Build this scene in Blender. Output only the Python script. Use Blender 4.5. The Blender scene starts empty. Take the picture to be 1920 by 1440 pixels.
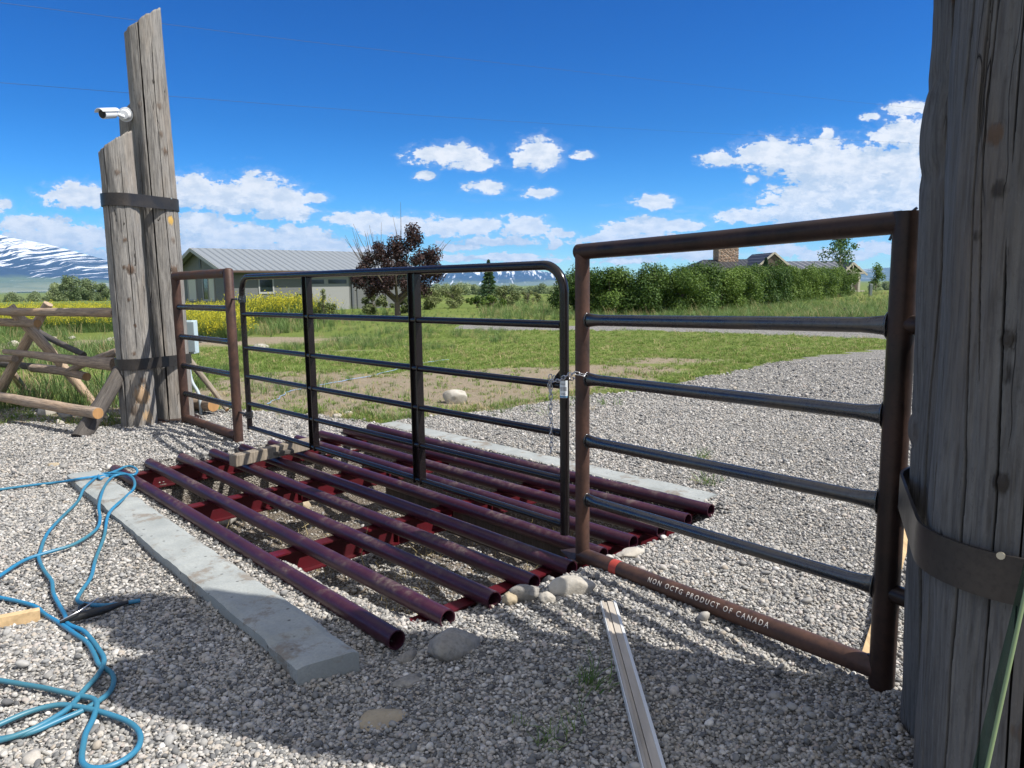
import bpy, math, random
import numpy as np
from mathutils import Vector, Matrix, Euler
random.seed(7); rng = np.random.default_rng(11)
SC = bpy.context.scene; COL = SC.collection
# ------------------------------------------------------------------ camera
F = 1390.0; CX = 960.0; CY = 720.0; EYE = 1.5
_p = math.radians(7.6); _r = math.radians(0.75)
FW = np.array([0, math.cos(_p), -math.sin(_p)]); _R0 = np.array([1., 0, 0]); _U0 = np.cross(_R0, FW)
CR = _R0*math.cos(_r) - _U0*math.sin(_r); CU = _U0*math.cos(_r) + _R0*math.sin(_r); CC = np.array([0, 0, EYE])
cam = bpy.data.cameras.new('camera'); camo = bpy.data.objects.new('camera', cam); COL.objects.link(camo)
cam.sensor_width = 36; cam.lens = 36*F/1920; cam.clip_start = 0.05; cam.clip_end = 90000
M = Matrix.Identity(4)
for i in range(3):
    M[i][0] = CR[i]; M[i][1] = CU[i]; M[i][2] = -FW[i]; M[i][3] = CC[i]
camo.matrix_world = M; SC.camera = camo
# ------------------------------------------------------------------ light
SUN_EL = math.radians(51.5)
SUN = Vector((.952*math.cos(SUN_EL), -.305*math.cos(SUN_EL), math.sin(SUN_EL))).normalized()
sl = bpy.data.lights.new('sun', 'SUN'); slo = bpy.data.objects.new('sun', sl); COL.objects.link(slo)
sl.energy = 4.9; sl.angle = math.radians(.5); sl.color = (1, .955, .88)
slo.rotation_euler = SUN.to_track_quat('Z', 'Y').to_euler()
SC.view_settings.view_transform = 'Standard'; SC.view_settings.look = 'None'
SC.view_settings.exposure = 0.5; SC.view_settings.gamma = 1
SC.render.engine = 'CYCLES'
SC.cycles.use_denoising = True
SC.cycles.max_bounces = 8; SC.cycles.transparent_max_bounces = 16
SC.cycles.volume_bounces = 0

# pixel of the survey picture -> point on the ground (height z) / at depth y
def ray(x, y): return FW + CR*(x-CX)/F - CU*(y-CY)/F
def G(x, y, z=0.0):
    r = ray(x, y); return CC + r*((z-EYE)/r[2])
def D(x, y, d):
    r = ray(x, y); return CC + r*(d/r[1])

# ------------------------------------------------------------------ node helpers
def link(nt, a, b): nt.links.new(a, b)
def N(nt, t, props=None, **ins):
    n = nt.nodes.new(t)
    for k, v in (props or {}).items(): setattr(n, k, v)
    for k, v in ins.items():
        key = int(k[1:]) if k[0] == 'i' and k[1:].isdigit() else k.replace('_', ' ')
        s = n.inputs[key]
        if isinstance(v, bpy.types.NodeSocket): nt.links.new(v, s)
        else:
            if s.type == 'RGBA' and len(v) == 3: v = (*v, 1)
            s.default_value = v
    return n
def MA(nt, op, a, b=0.0, c=0.0, clamp=False):
    return N(nt, 'ShaderNodeMath', {'operation': op, 'use_clamp': clamp}, i0=a, i1=b, i2=c).outputs[0]
def MIX(nt, f, a, b, mode='MIX'):
    n = nt.nodes.new('ShaderNodeMix'); n.data_type = 'RGBA'; n.blend_type = mode
    for s, v in ((n.inputs[0], f), (n.inputs[6], a), (n.inputs[7], b)):
        if isinstance(v, bpy.types.NodeSocket): nt.links.new(v, s)
        else: s.default_value = v if s.type != 'RGBA' or len(v) == 4 else (*v, 1)
    return n.outputs[2]
def RAMP(nt, fac, stops, interp='LINEAR'):
    n = nt.nodes.new('ShaderNodeValToRGB'); n.color_ramp.interpolation = interp
    e = n.color_ramp.elements
    while len(e) < len(stops): e.new(.5)
    for x, (p, c) in zip(e, stops): x.position = p; x.color = (*c, 1) if len(c) == 3 else c
    nt.links.new(fac, n.inputs[0]); return n.outputs[0]
def MR(nt, v, a, b, c=0., d=1.):
    return N(nt, 'ShaderNodeMapRange', None, i0=v, i1=a, i2=b, i3=c, i4=d).outputs[0]
def NOISE(nt, vec, scale, detail=4, rough=.55):
    return N(nt, 'ShaderNodeTexNoise', None, Vector=vec, Scale=scale, Detail=detail, Roughness=rough).outputs[0]
def BUMP(nt, h, strength, dist): return N(nt, 'ShaderNodeBump', None, Height=h, Strength=strength, Distance=dist).outputs[0]
def OBJC(nt): return N(nt, 'ShaderNodeTexCoord').outputs['Object']
def SCALE(nt, v, s):
    return N(nt, 'ShaderNodeVectorMath', {'operation': 'MULTIPLY'}, i0=v, i1=s).outputs[0]
def mat(name, color=(.5, .5, .5), rough=.7, metal=0., spec=.5):
    m = bpy.data.materials.new(name); m.use_nodes = True; nt = m.node_tree; b = nt.nodes['Principled BSDF']
    b.inputs['Base Color'].default_value = (*color, 1); b.inputs['Roughness'].default_value = rough
    b.inputs['Metallic'].default_value = metal; b.inputs['Specular IOR Level'].default_value = spec
    return m, nt, b

# ------------------------------------------------------------------ sky
W = bpy.data.worlds.new('World'); SC.world = W; W.use_nodes = True
nt = W.node_tree; bg = nt.nodes['Background']
sky = N(nt, 'ShaderNodeTexSky', {'sky_type': 'NISHITA', 'sun_disc': False, 'sun_elevation': SUN_EL,
        'sun_rotation': math.atan2(SUN.x, SUN.y), 'altitude': 1800, 'air_density': 1.0, 'dust_density': .15, 'ozone_density': 3.0})
hs = N(nt, 'ShaderNodeHueSaturation', None, Hue=.505, Saturation=1.42, Value=1.0, Color=sky.outputs[0]).outputs[0]
hs = N(nt, 'ShaderNodeGamma', None, Color=hs, Gamma=1.22).outputs[0]
tc = N(nt, 'ShaderNodeTexCoord').outputs['Generated']
sep = N(nt, 'ShaderNodeSeparateXYZ', None, Vector=tc)
yy = MA(nt, 'MAXIMUM', sep.outputs[1], .12)
uu = MA(nt, 'DIVIDE', sep.outputs[0], yy); vv = MA(nt, 'DIVIDE', sep.outputs[2], yy)
BL = [(840,290,62,15),(885,305,42,11),(800,288,34,7),(1010,290,40,22),(985,296,26,12),(1092,292,20,7),(798,328,20,8),(912,351,34,9),(1012,363,30,8),
 (1345,296,30,11),(1228,379,34,11),(1412,338,14,6),(1450,290,62,24),(1400,296,24,10),(1530,305,80,34),(1610,320,70,40),(1680,325,60,40),(1600,355,110,40),(1700,375,70,50),
 (1520,375,90,26),(1400,405,62,14),(1500,400,90,18),(1600,400,110,22),(1705,250,56,22),(1668,256,34,10),(1700,202,38,10),(1635,217,14,7),(1550,250,14,10),(1690,292,40,14),
 (140,366,58,18),(175,374,36,12),(8,384,16,7),(362,352,44,22),(350,368,70,20),(425,372,44,26),(480,362,46,30),(520,378,50,28),(550,400,40,14),(588,371,28,8),
 (55,420,70,16),(120,440,100,22),(60,455,110,24),(190,450,70,22),(380,420,60,26),(450,440,80,22),(550,445,70,22),(600,462,60,14),(360,460,90,26),(480,470,170,18),
 (650,410,44,11),(700,420,42,20),(760,424,42,18),(830,425,45,17),(890,424,60,15),(985,424,44,20),(1050,438,24,9),(930,452,80,9),(860,462,50,8),(1040,456,14,8),
 (840,484,60,9),(940,482,90,7),(1000,488,70,6),(1165,432,36,16),(1215,424,50,18),(1275,424,46,12),(1130,448,50,8),(1210,452,120,12),(1175,488,60,9),(1240,470,70,9),
 (1310,478,70,9),(1470,468,44,12),(1540,478,50,13),(1600,480,46,10),(1650,464,44,12),(240,470,90,14),(700,470,70,10),(-80,400,80,30),(2050,300,120,50),(2200,380,160,30),(-200,350,90,25)]
BD = []
for cx, cy, rx, ry in BL:
    r = ray(cx, cy); c = (r[0]/r[1], r[2]/r[1]); BD.append((c[0], c[1], rx/F*1.12, ry/F*(1.35 if cy < 400 else 1.12)))
grp = bpy.data.node_groups.new('cloud_field', 'ShaderNodeTree')
grp.interface.new_socket('P', in_out='INPUT', socket_type='NodeSocketVector')
grp.interface.new_socket('F', in_out='OUTPUT', socket_type='NodeSocketFloat')
gi = grp.nodes.new('NodeGroupInput'); go = grp.nodes.new('NodeGroupOutput')
cur = None
for (u, v, a, b) in BD:
    s = N(grp, 'ShaderNodeVectorMath', {'operation': 'MULTIPLY_ADD'}, i0=gi.outputs[0], i1=(1/a, 1/b, 0), i2=(-u/a, -v/b, 0)).outputs[0]
    l = N(grp, 'ShaderNodeVectorMath', {'operation': 'LENGTH'}, i0=s).outputs['Value']
    cur = l if cur is None else MA(grp, 'SMOOTH_MIN', cur, l, .12)
link(grp, MA(grp, 'SUBTRACT', 1.0, cur), go.inputs[0])
uv = N(nt, 'ShaderNodeCombineXYZ', None, X=uu, Y=vv, Z=0.).outputs[0]
def cloud_at(off):
    p = N(nt, 'ShaderNodeVectorMath', {'operation': 'ADD'}, i0=uv, i1=off).outputs[0]
    ps = SCALE(nt, p, (1, 1.7, 1))
    n1 = N(nt, 'ShaderNodeTexNoise', None, Vector=ps, Scale=30., Detail=8., Roughness=.68)
    w = N(nt, 'ShaderNodeVectorMath', {'operation': 'MULTIPLY_ADD'}, i0=n1.outputs['Color'], i1=(.032, .020, 0), i2=(-.016, -.010, 0)).outputs[0]
    pw = N(nt, 'ShaderNodeVectorMath', {'operation': 'ADD'}, i0=p, i1=w).outputs[0]
    g = nt.nodes.new('ShaderNodeGroup'); g.node_tree = grp; link(nt, pw, g.inputs[0])
    n2 = NOISE(nt, ps, 60., 8, .68)
    return MA(nt, 'ADD', g.outputs[0], MA(nt, 'MULTIPLY_ADD', n2, 2.1, -1.05))
f0 = cloud_at((0, 0, 0)); f1 = cloud_at((.016, .022, 0))
# thin stray cloud bands close to the horizon
bn = NOISE(nt, SCALE(nt, uv, (7, 42, 1)), 1.0, 6, .6)
band = MA(nt, 'MULTIPLY', MR(nt, bn, .54, .66), MA(nt, 'MULTIPLY', MR(nt, vv, .008, .03), MR(nt, vv, .13, .075)))
m0 = MR(nt, f0, .0, .22)
m0 = MA(nt, 'MAXIMUM', m0, MA(nt, 'MULTIPLY', MR(nt, f0, -.40, .15), .16))
mask = MA(nt, 'MAXIMUM', m0, MA(nt, 'MULTIPLY', band, .3), clamp=True)
sh = MR(nt, MA(nt, 'SUBTRACT', f0, f1), -.40, .10)
deep = MR(nt, f0, .5, 1.3)
lit = MA(nt, 'MULTIPLY', sh, MR(nt, NOISE(nt, SCALE(nt, uv, (1, 1.9, 1)), 42., 6, .6), .38, .58, .35, 1.), clamp=True)
ccol = MIX(nt, lit, (4.5, 5.2, 6.0), (7.3, 7.3, 7.25))
ccol = MIX(nt, MA(nt, 'MULTIPLY', MA(nt, 'SUBTRACT', 1., lit), MA(nt, 'MULTIPLY', deep, .45)), ccol, (3.7, 4.3, 5.2))
ccol = N(nt, 'ShaderNodeVectorMath', {'operation': 'SCALE'}, i0=ccol, Scale=MR(nt, vv, .03, .14, 1.22, 1.)).outputs[0]
front = MR(nt, sep.outputs[1], .10, .16)
hs = MIX(nt, 1.0, hs, MIX(nt, MR(nt, sep.outputs[2], .03, .20), (.58, .80, .88), (.27, .60, .66)), 'MULTIPLY')
fill_clouds = MA(nt, 'MULTIPLY', MR(nt, NOISE(nt, SCALE(nt, tc, (1.6, 1.6, 3.2)), 1.0, 7, .6), .32, .46), MA(nt, 'MAXIMUM', MR(nt, sep.outputs[1], .02, -.22), MR(nt, sep.outputs[2], .58, .74)))  # unseen clouds behind and overhead, added to brighten and neutralise the shade
hs = MIX(nt, MA(nt, 'MULTIPLY', fill_clouds, .95), hs, (5.0, 5.05, 5.2))
fin = MIX(nt, MA(nt, 'MULTIPLY', MA(nt, 'MULTIPLY', mask, .96), front), hs, ccol)
link(nt, fin, bg.inputs[0]); bg.inputs[1].default_value = .105

# ------------------------------------------------------------------ object helpers
def tag(o, label=None, cat=None, group=None, kind=None):
    if label: o['label'] = label
    if cat: o['category'] = cat
    if group: o['group'] = group
    if kind: o['kind'] = kind
    return o
def empty(name, loc, label, cat, group=None):
    o = bpy.data.objects.new(name, None); COL.objects.link(o); o.location = loc; o.empty_display_size = .1
    return tag(o, label, cat, group)
class MB:
    def __init__(s): s.v = []; s.f = []; s.n = 0; s.sm = []
    def add(s, v, f, smooth=False):
        k = s.n; s.v.extend([tuple(map(float, q)) for q in v]); s.n += len(v)
        for q in f: s.f.append(tuple(i+k for i in q)); s.sm.append(smooth)
    def box(s, c, sx, sy, sz, rz=0., R=None):
        c = np.array(c, float); R = np.array(Matrix.Rotation(rz, 3, 'Z')) if R is None else np.array(R)
        v = [c + R @ np.array((x*sx/2, y*sy/2, z*sz/2)) for z in (-1, 1) for y in (-1, 1) for x in (-1, 1)]
        s.add(v, [(0, 2, 3, 1), (4, 5, 7, 6), (0, 1, 5, 4), (2, 6, 7, 3), (0, 4, 6, 2), (1, 3, 7, 5)])
    def beam(s, a, b, w, h, up=(0, 0, 1)):
        a = np.array(a, float); b = np.array(b, float); d = b-a; L = np.linalg.norm(d); d /= L
        sd = np.cross(d, up); sd /= np.linalg.norm(sd); u = np.cross(sd, d)
        s.box((a+b)/2, L, w, h, R=np.array([d, -sd, u]).T)
    def tube(s, pts, r, seg=16, caps=True, closed=False, squash=None):
        P = [np.array(p, float) for p in pts]; n = len(P); rr = r if hasattr(r, '__len__') else [r]*n
        T = []
        for i in range(n):
            if closed: t = P[(i+1) % n]-P[i-1]
            else: t = P[min(i+1, n-1)]-P[max(i-1, 0)]
            T.append(t/np.linalg.norm(t))
        a = np.array((0, 0, 1.)) if abs(T[0][2]) < .9 else np.array((1., 0, 0))
        u = np.cross(T[0], a); u /= np.linalg.norm(u); V = []
        for i in range(n):
            u = u-T[i]*(u@T[i]); u /= np.linalg.norm(u); w = np.cross(T[i], u)
            q = squash[i] if squash else (1, 1)
            for k in range(seg):
                an = 2*math.pi*k/seg; V.append(P[i]+rr[i]*(u*math.cos(an)*q[0]+w*math.sin(an)*q[1]))
        Fc = []; m = n if closed else n-1
        for i in range(m):
            j = (i+1) % n
            for k in range(seg):
                k2 = (k+1) % seg; Fc.append((i*seg+k, i*seg+k2, j*seg+k2, j*seg+k))
        s.add(V, Fc, True)
        if caps and not closed:
            s.add(V[:seg], [tuple(range(seg))[::-1]]); s.add(V[-seg:], [tuple(range(seg))])
    def build(s, name, m=None, parent=None, loc=None):
        me = bpy.data.meshes.new(name); me.from_pydata(s.v, [], s.f)
        me.polygons.foreach_set('use_smooth', s.sm); me.update()
        return mkobj(name, me, m, parent, loc)
def mkobj(name, me, m, parent=None, loc=None):
    o = bpy.data.objects.new(name, me); COL.objects.link(o)
    if m: me.materials.append(m)
    base = Vector(loc) if loc is not None else (Vector(parent.matrix_basis.translation) if parent is not None and parent.type == 'EMPTY' else None)
    if loc is not None:
        me.transform(Matrix.Translation(-Vector(loc))); o.location = loc
    if parent is not None:
        o.parent = parent
        off = Vector((0, 0, 0)); p = parent
        while p is not None: off += p.matrix_basis.translation; p = p.parent
        o.location = Vector(o.location) - off
    return o
def mesh_np(name, V, Fq, m, parent=None, smooth=True, loc=None):
    me = bpy.data.meshes.new(name); V = np.asarray(V, np.float32); Fq = np.asarray(Fq, np.int32)
    k = Fq.shape[1]
    me.vertices.add(len(V)); me.vertices.foreach_set('co', V.ravel())
    me.loops.add(Fq.size); me.loops.foreach_set('vertex_index', Fq.ravel())
    me.polygons.add(len(Fq)); me.polygons.foreach_set('loop_start', np.arange(0, Fq.size, k, dtype=np.int32))
    me.polygons.foreach_set('use_smooth', np.full(len(Fq), smooth)); me.update(calc_edges=True)
    return mkobj(name, me, m, parent, loc)
def bevel(o, w, seg=2):
    b = o.modifiers.new('bevel', 'BEVEL'); b.width = w; b.segments = seg; b.limit_method = 'ANGLE'; b.angle_limit = math.radians(40)
    return o
# value noise
def _h(i): 
    i = (i ^ (i >> 13)) * 1274126177 & 0x7fffffff; i = (i ^ (i >> 16)) * 668265263 & 0x7fffffff
    return ((i ^ (i >> 15)) & 0xffff)/65535.
def vn(p, seed=0):
    p = np.asarray(p, float); i = np.floor(p).astype(np.int64); f = p-i; f = f*f*(3-2*f); r = 0
    for dx in (0, 1):
        for dy in (0, 1):
            for dz in (0, 1):
                w = (f[:, 0] if dx else 1-f[:, 0])*(f[:, 1] if dy else 1-f[:, 1])*(f[:, 2] if dz else 1-f[:, 2])
                r = r + w*_h(((i[:, 0]+dx)*73856093 ^ (i[:, 1]+dy)*19349663 ^ (i[:, 2]+dz)*83492791 ^ (seed*2654435)) & 0x7fffffff)
    return r*2-1
def fbm(p, oct=4, seed=0, g=.5):
    a = 1; s = 0; p = np.asarray(p, float)
    for o in range(oct): s = s+a*vn(p, seed+o); p = p*2.03+7.1; a *= g
    return s
def xy3(x, y, k=1.): return np.stack([x*k, y*k, np.zeros_like(x)+.37], 1)

# ------------------------------------------------------------------ materials
def wood_mat(name, c1, c2, warm, ring=1., crack=1.0, scale=1., tint=True):
    m, nt, b = mat(name, rough=.85, spec=.25)
    co = OBJC(nt)
    g1 = NOISE(nt, SCALE(nt, co, (30*scale, 30*scale, 2.6*scale)), 1., 8, .72)
    g2 = NOISE(nt, SCALE(nt, co, (90*scale, 90*scale, 5*scale)), 1., 3, .6)
    big = NOISE(nt, SCALE(nt, co, (4, 4, .8)), 1., 4, .6)
    c = MIX(nt, MR(nt, g1, .30, .70), c1, c2)
    sp = NOISE(nt, SCALE(nt, co, (70, 70, 30)), 1., 5, .75)
    c = MIX(nt, MR(nt, sp, .56, .72, 0, .45), c, tuple(q*.35 for q in c2)); c = MIX(nt, MR(nt, sp, .42, .28, 0, .35), c, tuple(min(.7, q*1.5) for q in c1))
    c = MIX(nt, MR(nt, big, .5, .72, 0, .75), c, warm)
    c = MIX(nt, MR(nt, g2, .3, .55, .55, 0.), c, (.035, .03, .028))
    wv = N(nt, 'ShaderNodeTexVoronoi', {'feature': 'DISTANCE_TO_EDGE'}, Vector=N(nt, 'ShaderNodeVectorMath', {'operation': 'ADD'}, i0=SCALE(nt, co, (15, 15, .42)),
         i1=SCALE(nt, N(nt, 'ShaderNodeTexNoise', None, Vector=SCALE(nt, co, (3, 3, 2)), Scale=1., Detail=3.).outputs['Color'], (.9, .9, .2))).outputs[0], Scale=1.0).outputs[0]
    ck = MR(nt, wv, .0, .013, crack, 0.)
    ck = MA(nt, 'MULTIPLY', ck, MR(nt, NOISE(nt, SCALE(nt, co, (5, 5, 1.5)), 1., 2), .50, .56))
    c = MIX(nt, ck, c, (.012, .010, .010))
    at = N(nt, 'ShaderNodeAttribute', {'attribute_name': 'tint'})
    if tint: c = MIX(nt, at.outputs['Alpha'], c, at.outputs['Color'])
    link(nt, c, b.inputs['Base Color'])
    h = MA(nt, 'ADD', MA(nt, 'MULTIPLY_ADD', g1, .4, MA(nt, 'MULTIPLY', sp, -.35)), MA(nt, 'SUBTRACT', MA(nt, 'MULTIPLY', g2, .35), ck))
    link(nt, BUMP(nt, h, .8, .006), b.inputs['Normal'])
    return m
M_LOG = wood_mat('weathered_log', (.33, .31, .285), (.17, .165, .158), (.31, .255, .20))
M_LOG2 = wood_mat('weathered_grey_log', (.150, .146, .144), (.085, .084, .084), (.14, .115, .095), crack=1.)
M_RAIL = wood_mat('bark_pole', (.50, .39, .29), (.20, .15, .12), (.56, .36, .20), crack=.4, scale=1.5, tint=False)
M_DARKWOOD = wood_mat('dark_pole', (.13, .115, .105), (.06, .055, .05), (.2, .15, .11), crack=.4, scale=1.5, tint=False)
M_PLANK = wood_mat('old_plank', (.34, .29, .23), (.19, .16, .125), (.36, .27, .17), crack=.3, tint=False)
def fresh(name, c, k=40):
    m, nt, b = mat(name, rough=.75, spec=.25); co = OBJC(nt)
    n = NOISE(nt, SCALE(nt, co, (k, 3, k)), 1., 4)
    link(nt, MIX(nt, MR(nt, n, .3, .7), c, tuple(q*.62 for q in c)), b.inputs['Base Color'])
    link(nt, BUMP(nt, n, .3, .003), b.inputs['Normal'])
    return m
M_CUT = fresh('cut_wood', (.50, .28, .12)); M_PINE = fresh('pine_board', (.66, .47, .26)); M_STRIP = fresh('worn_board', (.50, .45, .39), 18)
def rust_mat(name, c1, c2, rough=.6, metal=.25, k=6., f=(.35, .65)):
    m, nt, b = mat(name, rough=rough, metal=metal, spec=.4); co = OBJC(nt)
    n = NOISE(nt, co, k, 8, .65); n2 = NOISE(nt, co, 60., 4, .6)
    c = MIX(nt, MR(nt, n, *f), c1, c2); c = MIX(nt, MR(nt, n2, .5, .75, 0, .45), c, tuple(q*.45 for q in c1))
    link(nt, c, b.inputs['Base Color'])
    link(nt, MR(nt, n, .3, .7, rough*.7, rough*1.3), b.inputs['Roughness'])
    link(nt, BUMP(nt, n2, .15, .001), b.inputs['Normal'])
    return m
M_RUST = rust_mat('rusted_steel', (.045, .026, .021), (.105, .052, .036), .55, .15)
M_DRUST = rust_mat('dark_rusted_steel', (.020, .013, .011), (.050, .026, .019), .42, .3)
M_MILL = rust_mat('mill_steel', (.085, .095, .115), (.13, .12, .11), .27, .9, 5.)
M_BLACK = rust_mat('black_gate_paint', (.009, .007, .008), (.014, .011, .011), .20, .0, 4.)
M_MAROON = rust_mat('maroon_guard_paint', (.034, .009, .019), (.056, .013, .026), .42, .0, 3.)
# dusty tops of the guard pipes
nt = M_MAROON.node_tree; b = nt.nodes['Principled BSDF']; src = b.inputs['Base Color'].links[0].from_socket
co = OBJC(nt); geo = N(nt, 'ShaderNodeNewGeometry'); sz = N(nt, 'ShaderNodeSeparateXYZ', None, Vector=geo.outputs['Normal']).outputs[2]
d1 = MR(nt, NOISE(nt, co, 2.3, 7, .7), .50, .60); d2 = MR(nt, NOISE(nt, co, 26., 5, .75), .40, .62)
dm = MA(nt, 'MULTIPLY', MA(nt, 'MULTIPLY', MR(nt, sz, .1, .9), .48), MA(nt, 'MULTIPLY', d1, d2))
dm = MA(nt, 'MAXIMUM', dm, MA(nt, 'MULTIPLY', MR(nt, NOISE(nt, co, 55., 5, .75), .55, .72), .16))
link(nt, MIX(nt, dm, src, (.22, .185, .16)), b.inputs['Base Color']); link(nt, MR(nt, dm, 0, .5, .34, .9), b.inputs['Roughness'])
M_RED = rust_mat('red_beam_paint', (.10, .008, .014), (.06, .007, .011), .4, 0., 4.)
M_BAND = rust_mat('dark_strap_steel', (.045, .042, .043), (.075, .065, .058), .42, .6, 4.)
M_CHAIN = mat('galvanised_chain', (.55, .55, .57), .3, .9)[0]
M_STUB = mat('bore_dark', (.03, .02, .02), .9)[0]
M_BLACKPL = mat('black_plastic', (.016, .017, .018), .45)[0]
M_WHITE = mat('white_plastic', (.72, .74, .76), .4)[0]
M_SCREW = mat('zinc_screw', (.6, .56, .45), .35, .8)[0]
M_LETTER = mat('pale_stencil_paint', (.62, .56, .50), .7)[0]
M_REDP = mat('red_stripe_paint', (.36, .045, .03), .6)[0]
# concrete
M_CONC, nt, b = mat('concrete', rough=.85, spec=.3); co = OBJC(nt)
n = NOISE(nt, co, 3.5, 8, .65); n2 = NOISE(nt, co, 90., 4, .6)
c = MIX(nt, MR(nt, n, .3, .7), (.25, .27, .265), (.37, .39, .38))
c = MIX(nt, MR(nt, NOISE(nt, co, 3.2, 7, .72), .55, .62, 0, .85), c, (.20, .165, .13))
c = MIX(nt, MR(nt, N(nt, 'ShaderNodeTexVoronoi', None, Vector=co, Scale=13.).outputs[0], .13, .07, 0, .9), c, (.08, .08, .08))
c = MIX(nt, MR(nt, n2, .35, .6, .35, 0), c, (.22, .23, .23)); link(nt, c, b.inputs['Base Color'])
link(nt, BUMP(nt, MA(nt, 'ADD', n2, MA(nt, 'MULTIPLY', n, 3.)), .5, .004), b.inputs['Normal'])
# stones
def stone_mat(name, c1, c2, k=9.):
    m, nt, b = mat(name, rough=.8, spec=.3); co = OBJC(nt)
    n = NOISE(nt, co, k, 8, .65); n2 = NOISE(nt, co, 70., 4, .6)
    c = MIX(nt, MR(nt, n, .32, .68), c1, c2); c = MIX(nt, MR(nt, n2, .3, .55, .4, 0), c, tuple(q*.5 for q in c1))
    link(nt, c, b.inputs['Base Color']); link(nt, BUMP(nt, MA(nt, 'ADD', n, MA(nt, 'MULTIPLY', n2, .3)), .5, .012), b.inputs['Normal'])
    return m
M_ST = {'grey': stone_mat('grey_stone', (.21, .20, .185), (.33, .31, .28)), 'white': stone_mat('white_stone', (.50, .47, .42), (.34, .31, .26)),
        'tan': stone_mat('tan_stone', (.44, .37, .26), (.32, .26, .18)), 'black': stone_mat('black_stone', (.06, .06, .065), (.10, .10, .10))}
# pebbles
M_PEB, nt, b = mat('pebble', rough=.75, spec=.3)
oi = N(nt, 'ShaderNodeObjectInfo').outputs['Random']; co = OBJC(nt)
c = RAMP(nt, oi, [(0, (.085, .088, .095)), (.14, (.16, .163, .165)), (.30, (.28, .275, .265)), (.45, (.41, .39, .355)), (.55, (.26, .265, .27)), (.70, (.50, .485, .455)),
                  (.80, (.40, .35, .29)), (.88, (.60, .585, .555)), (.95, (.38, .33, .30)), (1, (.72, .705, .68))])
n = NOISE(nt, co, 2.2, 4, .6); c = MIX(nt, MR(nt, n, .3, .7, .35, 0), c, (.16, .15, .14))
link(nt, c, b.inputs['Base Color'])
# ground: gravel below the pebbles, and earth with short dry growth
def voro_gravel(nt, co, s):
    v = N(nt, 'ShaderNodeTexVoronoi', None, Vector=co, Scale=s); e = N(nt, 'ShaderNodeTexVoronoi', {'feature': 'DISTANCE_TO_EDGE'}, Vector=co, Scale=s)
    rnd = N(nt, 'ShaderNodeSeparateColor', None, Color=v.outputs['Color']).outputs[0]
    c = RAMP(nt, rnd, [(0, (.12, .12, .13)), (.25, (.25, .245, .235)), (.5, (.37, .35, .315)), (.75, (.45, .43, .40)), (1, (.60, .58, .54))])
    return c, e.outputs[0], rnd
M_GRAV, nt, b = mat('gravel', rough=.9, spec=.2); co = OBJC(nt)
c, e, rnd = voro_gravel(nt, co, 42.)
tr = NOISE(nt, SCALE(nt, co, (1, 1, 1)), .9, 6, .65)
c = MIX(nt, MR(nt, e, .0, .09, .9, 0), c, (.04, .038, .036)); c = MIX(nt, MR(nt, tr, .5, .68, 0, .4), c, (.25, .225, .185))
lx = N(nt, 'ShaderNodeTexNoise', None, Vector=co, Scale=16., Detail=6., Roughness=.8).outputs[0]
c = MIX(nt, MR(nt, lx, .35, .65, .45, 0), c, (.07, .07, .07))
at = N(nt, 'ShaderNodeAttribute', {'attribute_name': 'dirt'}).outputs['Fac']
c = MIX(nt, MA(nt, 'MULTIPLY', at, MR(nt, NOISE(nt, co, 25., 5, .7), .25, .6, 1., .55)), c, (.15, .115, .08))
link(nt, c, b.inputs['Base Color'])
link(nt, BUMP(nt, MA(nt, 'ADD', MR(nt, e, 0, .4), MA(nt, 'MULTIPLY', rnd, .7)), 1., .012), b.inputs['Normal'])
M_EARTH, nt, b = mat('grassy_earth', rough=.95, spec=.1); co = OBJC(nt)
dry = N(nt, 'ShaderNodeAttribute', {'attribute_name': 'dirt'}).outputs['Fac']
n = NOISE(nt, co, 1.3, 8, .7); n2 = NOISE(nt, co, 22., 6, .75); n3 = NOISE(nt, co, .05, 5, .6)
gcol = MIX(nt, MR(nt, n2, .3, .7), (.075, .115, .025), (.165, .21, .05)); gcol = MIX(nt, MR(nt, n3, .45, .6, 0, .5), gcol, (.20, .22, .07))
dcol = MIX(nt, MR(nt, n2, .3, .7), (.19, .155, .11), (.34, .285, .21))
f = MR(nt, MA(nt, 'ADD', MA(nt, 'MULTIPLY_ADD', dry, 1.2, -.6), MA(nt, 'ADD', n, MA(nt, 'MULTIPLY', n2, 1.1))), 1.02, 1.16)
link(nt, MIX(nt, f, gcol, dcol), b.inputs['Base Color'])
link(nt, BUMP(nt, n2, 1., .03), b.inputs['Normal'])
def leaf_mat(name, c1, c2, trans=.25, nk=2.):
    m, nt, b = mat(name, rough=.6, spec=.25)
    oi = N(nt, 'ShaderNodeObjectInfo').outputs['Random']; gp = N(nt, 'ShaderNodeNewGeometry')
    n = NOISE(nt, gp.outputs['Position'], nk, 3); r = gp.outputs['Random Per Island']
    f = MA(nt, 'ADD', MA(nt, 'MULTIPLY', r, .5), MA(nt, 'MULTIPLY', n, .5)); f = MA(nt, 'ADD', f, MA(nt, 'MULTIPLY_ADD', oi, .5, -.25), clamp=True)
    c = MIX(nt, MR(nt, f, .2, .8), c1, c2); link(nt, c, b.inputs['Base Color'])
    tr = N(nt, 'ShaderNodeBsdfTranslucent', None, Color=c).outputs[0]; mx = N(nt, 'ShaderNodeMixShader', None, i0=trans, i1=b.outputs[0], i2=tr)
    link(nt, mx.outputs[0], nt.nodes['Material Output'].inputs[0])
    return m
M_GRASS = leaf_mat('lawn_grass', (.11, .19, .035), (.25, .33, .08), .3)
M_TGRASS = leaf_mat('tall_grass', (.08, .16, .045), (.20, .27, .09), .3)
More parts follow.
